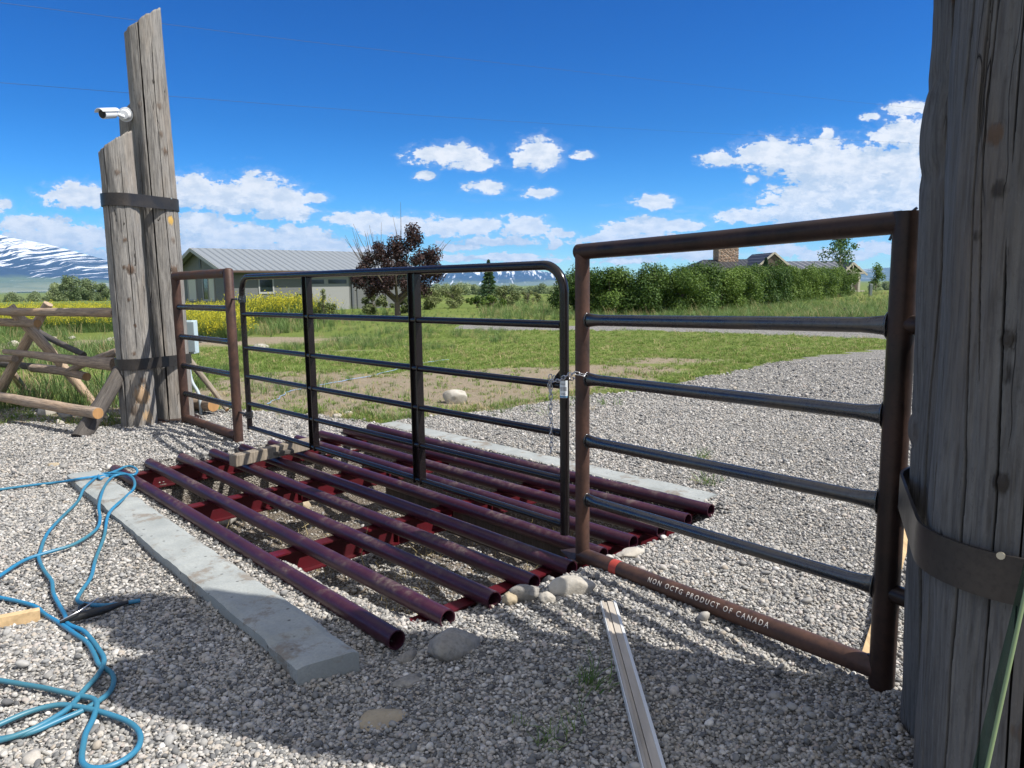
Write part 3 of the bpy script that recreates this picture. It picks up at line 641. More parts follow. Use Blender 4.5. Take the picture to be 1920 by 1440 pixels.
# straps round the log clusters
def strap(name, discs, z, h, th, gap, label, m=M_BAND, screws=(), loc=None):
    from math import cos, sin
    pts = []
    for k in range(240):
        a = 2*math.pi*k/240; d = np.array((cos(a), sin(a))); best = max(((np.array(c)@d)+r+gap, i) for i, (c, r) in enumerate(discs)); c, r = discs[best[1]]
        pts.append((np.array(c)+d*(r+gap), d))
    pl = [p for p, _ in pts]
    b = MB(); n = len(pl); V = []
    for i, (p, d) in enumerate(pts):
        for zz_, off in ((z-h/2, 0), (z+h/2, 0), (z+h/2, th), (z-h/2, th)): q = p+d*off; V.append((q[0], q[1], zz_))
    Fc = []
    for i in range(n):
        j = (i+1) % n
        for k in range(4): k2 = (k+1) % 4; Fc.append((i*4+k, i*4+k2, j*4+k2, j*4+k))
    b.add(V, Fc); o = b.build(name, m, loc=loc); tag(o, label, 'steel strap', 'steel straps round the log posts')
    for (px, py) in screws:
        r = ray(px, py); best = None
        for p, d in pts:
            if d @ (-r[:2]) > 0:
                t = (p[0]*r[1]-p[1]*r[0])
                if best is None or abs(t) < best[0]: best = (abs(t), p, d)
        t = (best[1]@r[:2])/(r[:2]@r[:2]); zc = EYE+r[2]*t; p = best[1]; d = best[2]; s = MB()
        s.tube([(p[0]+d[0]*(th-.002), p[1]+d[1]*(th-.002), zc), (p[0]+d[0]*(th+.004), p[1]+d[1]*(th+.004), zc)], .009, 12); s.build('screw', M_SCREW, o)
    return o
LD = [((-3.975, 8.60), .213), ((-4.162, 8.15), .180), ((-4.205, 8.76), .198)]
LD2 = [((-3.985, 8.60), .204), ((-4.173, 8.15), .174), ((-4.205, 8.76), .19)]
strap('steel_strap', LD2, 2.45, .13, .008, .008, 'upper dark steel strap bound round the left log cluster', screws=[(315, 372)], loc=(-3.9, 8.3, 2.45))
strap('steel_strap', LD, .70, .12, .008, .008, 'lower dark steel strap at knee height round the left log cluster', loc=(-3.9, 8.3, .7))
RD = [((1.525, 2.30), .238), ((1.342, 1.85), .246), ((1.85, 2.02), .205)]
strap('steel_strap', RD, .80, .115, .009, .012, 'wide bare steel strap curving round the big right logs', screws=[(1880, 1040)], loc=(1.46, 2.1, .8))
strap('steel_strap', [((1.485, 2.30), .218), ((1.318, 1.85), .225), ((1.84, 2.02), .195)], 2.45, .11, .009, .01, 'dark strap high on the right logs, just cut by the top of the picture', loc=(1.46, 2.1, 2.45))
b = MB(); b.box((-3.93, 8.52, .0), .50, .50, .05, .75); tag(b.build('base_plate', M_DRUST, loc=(-3.93, 8.52, 0)), 'dark rusty steel base plate under the tallest left gate log', 'base plate')

# ------------------------------------------------------------------ pipe panels
def flared(b, p, q, r, w=.10, seg=18):
    """rail with pinched, welded ends (fish-mouth)"""
    p = np.array(p, float); q = np.array(q, float); d = q-p; L = np.linalg.norm(d)
    ts = [0, .02/L, .06/L, w/L, .5, 1-w/L, 1-.06/L, 1-.02/L, 1]
    f = [(1.32, .6), (1.26, .7), (1.1, .9), (1, 1), (1, 1), (1, 1), (1.1, .9), (1.26, .7), (1.32, .6)]
    a = np.array((0, 0, 1.)); u = np.cross(d/L, a); u /= np.linalg.norm(u)
    # tube(): u axis is horizontal, w axis vertical
    b.tube([p+d*t for t in ts], r, seg, True, False, [(y_, x_) for x_, y_ in f])
def weld(b, c, axis_pts, r, n=20):
    b.tube(axis_pts, r, 10)
A = np.array((.374, 3.903)); B = np.array((1.378, 2.620))
def on(a, b_, t, z): p = a+(b_-a)*t; return (p[0], p[1], z)
pn = empty('pipe_panel', (*((A+B)/2), 0), 'large rusty pipe panel with four steel rails between the stile and right logs', 'gate panel')
L = np.linalg.norm(B-A); ux = (B-A)/L
b = MB(); b.tube([(*B, -.02), (*B, .6), (*B, 1.2), (*B, 1.735)], .0455, 28); b.build('post', M_DRUST, pn)
b = MB(); b.tube([(*A, -.01), (*A, .6), (*A, 1.2), (*A, 1.695)], .0385, 24); b.build('stile', M_RUST, pn)
b = MB(); b.tube([(*(A-ux*.030), 1.667), (*((A+B)/2), 1.680), (*(B-ux*.02), 1.700)], .0405, 24); b.build('top_rail', M_DRUST, pn)
for (za, zb) in ((1.313, 1.34), (1.003, 1.016), (.671, .691), (.347, .364)):
    b = MB(); flared(b, (*(A+ux*.028), za), (*(B-ux*.040), zb), .0285)
    rl_ = b.build('rail', M_MILL, pn)
    for c, zc, rr in ((A+ux*.036, za, .036), (B-ux*.046, zb, .046)):
        s = MB(); s.tube([(c[0]+ux[0]*0+(-ux[1])*rr*.62*math.cos(k*.4488), c[1]+ux[1]*0+ux[0]*rr*.62*math.cos(k*.4488), zc+rr*math.sin(k*.4488)) for k in range(14)], .0045, 8, False, True)
        s.build('weld', M_MILL, rl_)
zb0, zb1 = .030, .045
b = MB(); b.tube([(*(A-ux*.01), zb0), (*((A+B)/2), (zb0+zb1)/2), (*(B+ux*.0), zb1)], .041, 28); br = b.build('bottom_rail', M_RUST, pn)
def rail_at(d_): return np.array((*(A+ux*d_), zb0+(zb1-zb0)*d_/L))
b = MB(); b.tube([rail_at(.235), rail_at(.285)], .0418, 28, False); b.build('red_stripe', M_REDP, br)
# lettering stencilled on the rail
cu = bpy.data.curves.new('t', 'FONT'); cu.body = 'NON OCTG PRODUCT OF CANADA'; cu.size = .05; cu.space_character = 1.45; cu.space_word = 1.1; cu.resolution_u = 3; cu.offset = .0006
to = bpy.data.objects.new('t', cu); COL.objects.link(to); bpy.context.view_layer.update()
tm = bpy.data.meshes.new_from_object(to); bpy.data.objects.remove(to)
import bmesh as _bm
bm = _bm.new(); bm.from_mesh(tm); _bm.ops.triangulate(bm, faces=bm.faces)
_bm.ops.subdivide_edges(bm, edges=[e for e in bm.edges if e.calc_length() > .012], cuts=2, use_grid_fill=False); _bm.ops.triangulate(bm, faces=bm.faces)
vs = np.array([v.co for v in bm.verts]); w0, w1 = vs[:, 0].min(), vs[:, 0].max()
# stencil bridges: a thin gap across every letter
per = np.array((ux[1], -ux[0], 0.)); per = per if per[1] < 0 else -per     # towards the viewer's side of the rail
def rail_s(px, py):
    r = ray(px, py)[:2]; # intersection of the sight line with the rail line in plan
    M2 = np.array([[r[0], -ux[0]], [r[1], -ux[1]]]); return np.linalg.solve(M2, A)[1]
s0 = rail_s(1224, 1100); s1 = rail_s(1450, 1180)
for v in bm.verts:
    t_ = (v.co.x-w0)/(w1-w0); d_ = s0+(s1-s0)*t_; hgt = (v.co.y-.018)*.72; th = .62+hgt/.0425
    p = rail_at(d_)+(per*math.cos(th)+np.array((0, 0, 1.))*math.sin(th))*.0424; v.co = p
bm.to_mesh(tm); bm.free(); tm.name = 'lettering'; tm.materials.clear(); mkobj('lettering', tm, M_LETTER, br)
for zc, px in ((1.345, 0), (.36, 0)):
    b = MB(); q = np.array(RL)-B; q /= np.linalg.norm(q); b.tube([(*(B+q*.03), zc), (*(B+q*.19), zc)], .034, 18); b.build('mounting_stub', M_DRUST, pn)
b = MB(); b.tube([(*(A-ux*.03), 1.705), (*(A-ux*.036), 1.66), (*(A+ux*.03), 1.628)], .004, 8); b.build('mitre_weld', M_MILL, pn)
b = MB(); b.tube([(*(B+ux*.03), 1.745), (*(B-ux*.03), 1.70), (*(B-ux*.058), 1.64)], .005, 8); b.build('mitre_weld', M_MILL, pn)
b = MB(); b.tube([(*(B-ux*.052), .09), (*(B-ux*.060), .045), (*(B-ux*.052), .0)], .006, 8); b.build('mitre_weld', M_MILL, pn)
# steel foot plate under the stile
pp = [G(1050, 1031, .03), G(1082, 1027, .03), G(1084, 1056, .005), G(1076, 1056, .005)]
b = MB(); b.add([p for p in pp]+[p-np.array((0, 0, .008)) for p in pp], [(0, 1, 2, 3), (7, 6, 5, 4), (0, 4, 5, 1), (1, 5, 6, 2), (2, 6, 7, 3), (3, 7, 4, 0)])
tag(b.build('foot_plate', M_DRUST, loc=tuple(pp[2])), 'small bent triangular steel plate under the foot of the rusty stile', 'steel plate')
# left panel
A2 = np.array((-3.67, 8.21)); B2 = np.array((-2.71, 7.20)); L2 = np.linalg.norm(B2-A2); u2 = (B2-A2)/L2
pl = empty('pipe_panel', (*((A2+B2)/2), 0), 'narrow rusty pipe panel beside the left logs, holding the gate hinges', 'gate panel')
b = MB(); b.tube([(*A2, .0), (*A2, .8), (*A2, 1.655)], .046, 24); b.build('post', M_RUST, pl)
b = MB(); b.tube([(*B2, -.02), (*B2, .8), (*B2, 1.68), (*B2, 1.692), (*B2, 1.698)], [.046, .046, .046, .036, .015], 24); b.build('stile', M_RUST, pl)
b = MB(); b.tube([(*(A2-u2*.02), 1.645), (*(B2-u2*.03), 1.65)], .045, 24); b.build('top_rail', M_RUST, pl)
for z_ in (1.31, .985, .663, .352):
    b = MB(); flared(b, (*(A2-u2*.02), z_), (*(B2-u2*.035), z_), .030); b.build('rail', M_MILL, pl)
b = MB(); b.tube([(*(A2-u2*.02), .072), (*(B2-u2*.03), .052)], .044, 24); b.build('bottom_rail', M_RUST, pl)

# ------------------------------------------------------------------ black tube gate
GA = np.array((-2.525, 7.015)); GB = np.array((.285, 3.998)); ug = (GB-GA)/np.linalg.norm(GB-GA); GLn = np.linalg.norm(GB-GA)
gt = empty('tube_gate', (*GA, .15), 'long black tubular steel gate with rounded top corners closed across the guard', 'gate')
def gp(s, z): p = GA+ug*s; return np.array((p[0], p[1], z))
zt = 1.605; R = .15; path = [gp(0, .16), gp(0, .8), gp(0, zt-R)]
path += [gp(R-R*math.cos(a), zt-R+R*math.sin(a)) for a in np.linspace(.15, math.pi/2-.1, 9)]
path += [gp(R, zt), gp(GLn/2, zt), gp(GLn-R, zt)]
path += [gp(GLn-R+R*math.sin(a), zt-R+R*math.cos(a)) for a in np.linspace(.15, math.pi/2-.1, 9)]
path += [gp(GLn, zt-R), gp(GLn, .8), gp(GLn, .115)]
b = MB(); b.tube(path, .0262, 22); fr = b.build('frame', M_BLACK, gt)
for za, zb in ((1.262, 1.285), (.945, .955), (.672, .687), (.41, .425), (.178, .168)):
    b = MB(); b.tube([gp(.02, za), gp(GLn/2, (za+zb)/2), gp(GLn-.02, zb)], .0215, 20); b.build('rail', M_BLACK, gt)
pg = np.array((ug[1], -ug[0], 0.))
for px_, py_ in ((583, 700), (781, 700)):
    r = ray(px_, py_)[:2]; s_ = np.linalg.solve(np.array([[r[0], -ug[0]], [r[1], -ug[1]]]), GA)[1]
    b = MB()
    b.beam(gp(s_, .15), gp(s_, zt-.015), .075, .014, up=tuple(pg)); o = b.build('brace_upright', M_BLACK, gt)
    b = MB()
    for sgn in (-1, 1): b.beam(gp(s_+sgn*.036, .15), gp(s_+sgn*.036, zt-.02), .008, .052, up=tuple(pg))
    b.build('flange', M_BLACK, o)
b = MB()
for zc, sg in ((.957, 1), (.957, -1)):
    a0 = gp(GLn-.02, zc+sg*.09); a1 = gp(GLn-.11, zc+sg*.0); a2 = gp(GLn-.02, zc)
    if sg == -1: continue
    vv_ = [a0, a1, a2]; b.add([p+pg*.004 for p in vv_]+[p-pg*.004 for p in vv_], [(0, 1, 2), (5, 4, 3), (0, 3, 4, 1), (1, 4, 5, 2), (2, 5, 3, 0)])
b.build('gusset', M_BLACK, gt)
for zc in (1.40, .30):
    h = MB(); q0 = np.array((*B2, zc)); q1 = gp(0, zc)
    h.tube([q0-np.array((*u2, 0))*.06, q0+(q1-q0)*.75], .010, 12); h.tube([q0-np.array((*u2, 0))*.075, q0-np.array((*u2, 0))*.05], .02, 6)
    h.tube([q1+np.array((0, 0, -.03)), q1+np.array((0, 0, .03))], .035, 20); h.tube([q1+pg*.02, q1+pg*.06], .010, 8); h.tube([q1+pg*.02+np.array((*ug, 0))*.06, q1+pg*.055+np.array((*ug, 0))*.06], .009, 8)
    h.box(q1+pg*.03+np.array((*ug, 0))*.05, .08, .03, .012, math.atan2(ug[1], ug[0])); h.build('hinge', M_MILL, gt)
# coil of shading on the left bend: crimp ridges of the bent tube
b = MB()
for k in range(9): 
    c = gp(R*.08+.004*max(0, k-5), zt-R*1.0-.02*k+.06); b.tube([c+np.array((*ug, 0))*.0275*math.cos(a)+pg*.0275*math.sin(a) for a in np.linspace(0, 6.28, 17)[:-1]], .0022, 6, False, True)
b.build('crimped_bend', M_BLACK, fr)
# sticker on the latch side of the gate
Rg = .0268; b = MB()
def patch(b, th0, th1, z0, z1, rr, n=8):
    base_ = gp(GLn, 0); V = []
    for k in range(n+1):
        th = th0+(th1-th0)*k/n; d = pg*math.cos(th)+np.array((*ug, 0))*math.sin(th)
        for z_ in (z0, z1): p = base_+d*rr; V.append((p[0], p[1], z_))
    b.add(V, [(2*k, 2*k+2, 2*k+3, 2*k+1) for k in range(n)], True)
sgn = 1 if (pg[:2] @ (-GB)) > 0 else -1
if sgn < 0: pg = -pg
patch(b, -.35, 1.45, .89, .985, Rg+.0006); stk = b.build('label_sticker', mat('sticker_white', (.75, .80, .84), .5)[0], fr)
b = MB(); patch(b, -.35, 1.45, .892, .900, Rg+.0012); b.build('blue_stripe', mat('sticker_blue', (.05, .22, .42), .5)[0], stk)
b = MB()
for k in range(15):
    t0 = -.1+k*.088; patch(b, t0, t0+rng.uniform(.02, .06), .928, .950, Rg+.0012, 1)
for k, z_ in enumerate((.961, .966, .915, .909)): patch(b, -.1, .9+.1*(k % 2), z_, z_+.0018, Rg+.0012)
b.build('barcode', mat('sticker_ink', (.06, .06, .07), .6)[0], stk)
# chain
def link_pts(c, d, n_, l=.034, w=.019):
    P = []
    for k in range(12):
        a = 2*math.pi*k/12; x_ = math.cos(a); y_ = math.sin(a)
        P.append(np.array(c)+np.array(d)*((l-w)/2*np.sign(x_)*(abs(x_) > .01)+w/2*x_)+np.array(n_)*w/2*y_)
    return P
b = MB(); gq = gp(GLn-.075, .955)
ring = []
C0 = np.array((*GB, .985)); C1 = np.array((*A, 1.005)); ug3 = np.array((*ug, 0))
# loop round the gate upright and the stile
loop = [gq+pg*.03+np.array((0, 0, .02)), C0+pg*.045+np.array((0, 0, -.0)), (C0+C1)/2+pg*.05+np.array((0, 0, .025)), C1+pg*.055+np.array((0, 0, .035)), C1+pg*.03+ug3*.045+np.array((0, 0, .02)), C1-pg*.04+ug3*.035, (C0+C1)/2-pg*.05, C0-pg*.04-ug3*.02, gq-pg*.03]
def resample(P, step):
    P = np.array(P); sg = np.linalg.norm(np.diff(P, axis=0), axis=1); cs = np.concatenate([[0], np.cumsum(sg)]); t = np.arange(0, cs[-1], step)
    return np.stack([np.interp(t, cs, P[:, k]) for k in range(3)], 1)
def chain(b, P, step=.027):
    Q_ = resample(P, step)
    for i in range(len(Q_)-1):
        d = Q_[i+1]-Q_[i]; d /= np.linalg.norm(d); ref = np.array((0, 0, 1.)) if abs(d[2]) < .8 else pg
        n1 = np.cross(d, ref); n1 /= np.linalg.norm(n1); n2 = np.cross(d, n1); nn = n1 if i % 2 else n2
        nn = nn*math.cos(.4)+np.cross(d, nn)*math.sin(.4)
        b.tube(link_pts((Q_[i]+Q_[i+1])/2, d, nn), .0028, 6, False, True)
chain(b, loop)
hg = gq+pg*.032
chain(b, [hg+np.array((0, 0, .055)), hg+np.array((.003, 0, 0)), hg+np.array((0, 0, -.15)), hg+np.array((.004, 0, -.30)), hg+np.array((0, 0, -.40))])
chain(b, [hg+np.array((0, 0, .05))+ug3*.03, hg+np.array((0, 0, .0))-ug3*.012, hg+np.array((0, 0, -.06))])
tag(b.build('chain', M_CHAIN, loc=tuple(gq)), 'galvanised link chain tying the black gate to the rusty stile, loose end hanging', 'chain')

# ------------------------------------------------------------------ cattle guard
cg = empty('cattle_guard', tuple(GP(GL/2, 1.26)), 'dusty maroon pipe cattle guard with red cross beams over the pit', 'cattle guard')
PR = .0435
for i in range(10):
    w = .28*i; j = rng.normal(0, .012); s0_ = j-.0; s1_ = GL+rng.normal(0, .012)
    if i == 5: s1_ -= .02
    b = MB(); ts = np.linspace(s0_, s1_, 12); seg = 28
    P = [GP(t, w, .000+.003*math.sin(t*1.3+i)) for t in ts]; b.tube(P, PR, seg, False)
    b.tube(P[::-1], PR-.006, seg, False)
    # rims
    for p, q in ((P[0], P[1]), (P[-1], P[-2])):
        d = (q-p)/np.linalg.norm(q-p); u = np.cross(d, (0, 0, 1)); u /= np.linalg.norm(u); v_ = np.cross(d, u); V = []
        for k in range(seg):
            a = 2*math.pi*k/seg; e = u*math.cos(a)+v_*math.sin(a); V += [p+e*PR, p+e*(PR-.006)]
        b.add(V, [(2*k, 2*((k+1) % seg), 2*((k+1) % seg)+1, 2*k+1) for k in range(seg)])
    b.build('pipe', M_MAROON, cg)
for s_ in (.09, 1.40, 2.76, GL-.17):
    b = MB(); H_ = .15; z1 = -.044
    a0 = GP(s_, -.03); a1 = GP(s_, 2.55)
    for dz, ww, hh in ((z1-.005, .085, .010), (z1-H_/2, .007, H_-.018), (z1-H_+.005, .085, .010)):
        b.beam(a0+np.array((0, 0, dz)), a1+np.array((0, 0, dz)), ww, hh)
    b.build('cross_beam', M_RED, cg)
for w in (.14+.28*3, .14+.28*6):
    for s_ in (1.40, 2.76): b = MB(); b.beam(GP(s_, w, -.14), GP(s_, w+.006, -.14), .07, .12); b.build('stiffener', M_RED, cg)
# concrete beams
def conc(name, P, z1, z0, label, step=None):
    P = [np.array(p) for p in P]; n = 80; m_ = 8; V = []
    for i in range(n+1):
        t = i/n; a = P[0]*(1-t)+P[3]*t; c = P[1]*(1-t)+P[2]*t
        for k in range(m_+1):
            q = a*(1-k/m_)+c*(k/m_); V.append([q[0], q[1], 0])
    V = np.array(V, float)
    e = fbm(np.stack([V[:, 0]*14, V[:, 1]*14, V[:, 0]*0], 1), 3, 17)
    edge = np.array([(k == 0 or k == m_) for i in range(n+1) for k in range(m_+1)])
    V[:, 0] += np.where(edge, e*.0018, 0); V[:, 1] += np.where(edge, e*.0015, 0)
    tt = np.repeat(np.linspace(0, 1, n+1), m_+1)
    V[:, 2] = z1+e*.003-np.where(edge, .008, 0)
    if step: V[:, 2] += np.select([tt < .30, tt < .55, tt < .93], [.012, .004, 0], -.012)
    top = len(V); Vb = V.copy(); Vb[:, 2] = z0; grid = np.arange(top).reshape(n+1, m_+1)
    Fq = np.stack([grid[:-1, :-1], grid[1:, :-1], grid[1:, 1:], grid[:-1, 1:]], -1).reshape(-1, 4).tolist()
    ring = list(grid[:, 0])+list(grid[-1, 1:])+list(grid[-2::-1, -1])+list(grid[0, -2:0:-1])
    for i in range(len(ring)): a, c = ring[i], ring[(i+1) % len(ring)]; Fq.append((int(a), int(a)+top, int(c)+top, int(c)))
    me = bpy.data.meshes.new(name); me.from_pydata(np.vstack([V, Vb]).tolist(), [], [tuple(map(int, f)) for f in Fq]); me.update(); me.validate()
    import bmesh as bb; q = bb.new(); q.from_mesh(me); bb.ops.recalc_face_normals(q, faces=q.faces); q.to_mesh(me); q.free()
    return tag(mkobj(name, me, M_CONC, loc=(*P[0], 0)), label, 'concrete beam')
conc('concrete_beam', NB, .052, -.16, 'stained pale concrete beam on the near side, crossed by the blue hose', True)
conc('concrete_beam', FB, .012, -.15, 'pale concrete beam flush with the gravel on the far side of the guard')

# ------------------------------------------------------------------ boulders
def stone(name, p, r, kind, seed, label, cat='stone', sink=.35, rz=0., group=None):
    v = IV3*(1+.16*fbm(IV3*1.3+seed*5.7, 3, seed)[:, None]+.02*fbm(IV3*6+seed, 2, seed)[:, None]); r_ = np.random.default_rng(seed)
    for _ in range(5):
        nn = r_.normal(size=3); nn /= np.linalg.norm(nn); dd = v@nn; lim = r_.uniform(.55, .85); v = v-np.clip(dd-lim, 0, None)[:, None]*nn*.75
    v = v*np.array(r); c, s = math.cos(rz), math.sin(rz); v = v@np.array([[c, s, 0], [-s, c, 0], [0, 0, 1]])
    z = p[2]+r[2]*(1-2*sink); v = v+np.array((p[0], p[1], z))
    o = mesh_np(name, v, IF3, M_ST[kind], loc=(p[0], p[1], p[2])); return tag(o, label, cat, group)
def gpt(px, py, dz=0.):
    z = 0.
    for _ in range(6): p = G(px, py, z); z = zz(p[0], p[1])
    return np.array((p[0], p[1], z+dz))
ST = [((848, 1222), (.115, .085, .075), 'grey', 1, 'big rounded grey boulder sitting right of the nearest pipe end', .38, .6),
 ((766, 1238), (.05, .028, .032), 'grey', 2, 'small wedge shaped stone between the pipe mouth and big boulder', .35, .9),
 ((768, 1278), (.07, .04, .02), 'grey', 3, 'flat grey stone half sunk in gravel by the concrete beam end', .45, .4),
 ((712, 1352), (.105, .07, .022), 'tan', 4, 'wide flat buried stone showing through the gravel below the beam', .55, .1),
 ((984, 1122), (.082, .055, .052), 'grey', 5, 'angular grey rock touching the fourth pipe end', .3, .2),
 ((1028, 1094), (.035, .03, .035), 'black', 6, 'black rock wedged behind the pale rocks near the stile foot', .3, 0),
 ((1070, 1108), (.115, .06, .055), 'white', 7, 'largest white rock in the cluster left of the stile foot', .32, .1),
 ((1024, 1127), (.042, .036, .034), 'white', 8, 'round white stone in front of the angular grey rock', .3, 0),
 ((955, 1130), (.045, .035, .035), 'tan', 9, 'egg shaped tan stone beside the third pipe end', .3, 1.9),
 ((1184, 1040), (.10, .055, .03), 'white', 10, 'flat pale rock slab right of the rusty stile', .4, .7),
 ((1131, 1042), (.028, .025, .028), 'tan', 11, 'little round tan stone resting on a pipe end by the stile', .25, 0),
 ((855, 755), (.175, .12, .13), 'white', 12, 'white boulder sitting in grass behind the gate', .3, -.2),
 ((90, 778), (.10, .09, .085), 'white', 13, 'round pale boulder under the log fence', .3, 0),
 ((122, 784), (.08, .07, .06), 'grey', 14, 'grey cracked stone next to the pale boulder under the fence', .3, 0),
 ((112, 795), (.05, .05, .04), 'white', 15, 'small pale stone in front of the fence boulders', .3, 0),
 ((632, 783), (.065, .05, .04), 'white', 16, 'pale stone at the gravel edge behind the gate, left of its twin', .35, 0),
 ((655, 778), (.06, .045, .04), 'white', 17, 'pale stone at the gravel edge behind the gate, right of its twin', .35, 0),
 ((491, 655), (.22, .16, .12), 'white', 18, 'low white boulder on the grass behind the gate hinge side', .35, 0),
 ((100, 873), (.05, .04, .02), 'tan', 19, 'flat tan stone lying off the far end of the near concrete beam', .35, 0)]
for (pp_, r, k, sd, lb, sk, rz) in ST: stone('stone', gpt(*pp_), r, k, sd, lb, 'stone', sk, rz)
p = GP(1.95, .42); stone('stone', (p[0], p[1], zz(p[0], p[1])), (.13, .06, .055), 'white', 20, 'long white rock lying in the pit under the second pipe', 'stone', .3, -.5)
p = GP(3.15, .62); stone('stone', (p[0], p[1], zz(p[0], p[1])), (.03, .03, .03), 'tan', 21, 'small round pale stone on the pit floor between near pipes', 'stone', .2, 0)
p = GP(.55, .65); stone('stone', (p[0], p[1], zz(p[0], p[1])), (.13, .10, .08), 'grey', 22, 'grey rock deep in the pit near the left pipe ends', 'stone', .3, .4)
p = GP(.75, 1.3); stone('stone', (p[0], p[1], zz(p[0], p[1])), (.10, .12, .08), 'tan', 23, 'dusty tan rock in the pit below the timber block', 'stone', .3, 1.4)
# rubble row behind the fence, far stones
for k in range(26):
    x_ = rng.uniform(-15, -8.3); y_ = 21+rng.normal(0, 1.3)+(x_+10)*-.15; 
    stone('rubble_stone', (x_, y_, zz(x_, y_)), tuple(rng.uniform(.09, .20)*np.array((1, .8, .55))), 'white', 40+k, 'pale rubble stone in the rocky strip before the mustard field', 'stone', .3, rng.uniform(0, 3), 'rubble stones in the strip behind the log fence')
# thin blue twine on the bare earth, pale cap on the middle fence rail
tw = smooth_px = [(500, 760), (507, 757), (530, 744), (541, 736), (572, 730), (607, 723), (650, 715), (690, 708), (740, 695), (807, 680), (840, 676)]
b = MB(); P = []
for (x_, y_) in tw: p = gpt(x_, y_); P.append(p+np.array((0, 0, .022)))
Pn = np.array(P); tt_ = np.linspace(0, len(P)-1, 60); Pn = np.stack([np.interp(tt_, np.arange(len(P)), Pn[:, k]) for k in range(3)], 1); Pn[:, 0] += .02*np.sin(tt_*9); Pn[:, 1] += .03*np.sin(tt_*5.3)
for q_ in Pn: q_[2] = zz(q_[0], q_[1])+.02
b.tube(list(Pn), .006, 6); tag(b.build('twine', mat('pale_blue_twine', (.22, .33, .50), .7)[0], loc=tuple(Pn[0])), 'thin pale blue twine trailing over the bare earth behind the gate', 'twine')
# timber lying on the pipes
ta = G(436, 864, .10); tb = G(585, 830, .10); b = MB(); b.beam(ta, tb, .095, .095); o = bevel(b.build('timber_block', M_PLANK, loc=tuple(ta)), .006); tag(o, 'old square timber lying across the guard pipes below the gate', 'timber')
b = MB(); b.beam(ta+np.array((-.02, .20, -.01)), ta+np.array((.38, .40, -.01)), .11, .03); tag(bevel(b.build('timber_offcut', M_DARKWOOD, loc=tuple(ta)), .004), 'short dark board offcut behind the old timber on the pipes', 'board')
b = MB(); a0 = GP(1.9, 1.50, -.17); a1 = GP(4.1, 1.50, -.17); b.beam(a0, a1, .05, .18); tag(bevel(b.build('plank', M_DARKWOOD, loc=tuple(a0)), .004), 'dark plank set on edge in the pit beneath the middle pipes', 'board')
# grooved strip in the front
c0 = gpt(1147, 1138, .012); c1 = gpt(1246, 1500, .03); dv = (c1-c0)/np.linalg.norm(c1-c0); sdv = np.cross(dv, (0, 0, 1)); sdv /= np.linalg.norm(sdv)
st = empty('threshold_strip', tuple(c0), 'long worn wooden strip with silver metal edge lying on gravel in front', 'wood strip')
def strip(parts, m, nm):
    b = MB()
    for off, w, z_, h in parts: b.beam(c0+sdv*off+np.array((0, 0, z_)), c1+sdv*off+np.array((0, 0, z_)), w, h)
    return b.build(nm, m, st)
strip([(.004, .034, .006, .022), (.029, .012, .003, .018), (.042, .010, .007, .024)], M_STRIP, 'board')
strip([(-.016, .006, .004, .030), (-.010, .006, .0185, .004), (.050, .004, .004, .028)], mat('aluminium', (.72, .72, .70), .5, .3)[0], 'metal_edge')
# boards
b = MB(); a0 = gpt(-60, 1190, .02); a1 = gpt(76, 1163, .02); b.beam(a0, a1, .038, .075); tag(bevel(b.build('pine_offcut', M_PINE, loc=tuple(a1)), .003), 'yellow pine stud end on the gravel by the blue hose', 'board')
b = MB(); a0 = gpt(1628, 1238, .01); a1 = gpt(1702, 1030, .16); b.beam(a0, a1, .055, .02); tag(bevel(b.build('pine_stake', M_PINE, loc=tuple(a0)), .002), 'pale pine stake leaning behind the right panel post', 'board')
# dark tinted pane leaning against the front log
e0 = D(1926, 1095, 1.42); e1 = D(1846, 1460, 1.35); f0 = D(1928, 1040, 1.45); f1 = D(1822, 1460, 1.40)
PM, nt, bb_ = mat('green_tinted_sheet', (.03, .07, .05), .2); tb_ = N(nt, 'ShaderNodeBsdfTransparent', None, Color=(.62, .74, .68)).outputs[0]
link(nt, N(nt, 'ShaderNodeMixShader', None, i0=.14, i1=tb_, i2=bb_.outputs[0]).outputs[0], nt.nodes['Material Output'].inputs[0])
gp_ = empty('tinted_pane', tuple(e1), 'leaning green tinted sheet with pale edge in front of the nearest log', 'glass sheet')
nrm = np.cross(e1-e0, f0-e0); nrm /= np.linalg.norm(nrm); nrm *= .004
b = MB(); q = [e0, e1, f1, f0]; b.add([p-nrm for p in q]+[p+nrm for p in q], [(0, 1, 2, 3), (7, 6, 5, 4), (1, 5, 6, 2), (2, 6, 7, 3), (3, 7, 4, 0)]); b.build('sheet', PM, gp_)
b = MB(); b.tube([e0, (e0+e1)/2, e1], .0042, 8); b.build('edge', mat('green_glass_edge', (.20, .27, .13), .4)[0], gp_)

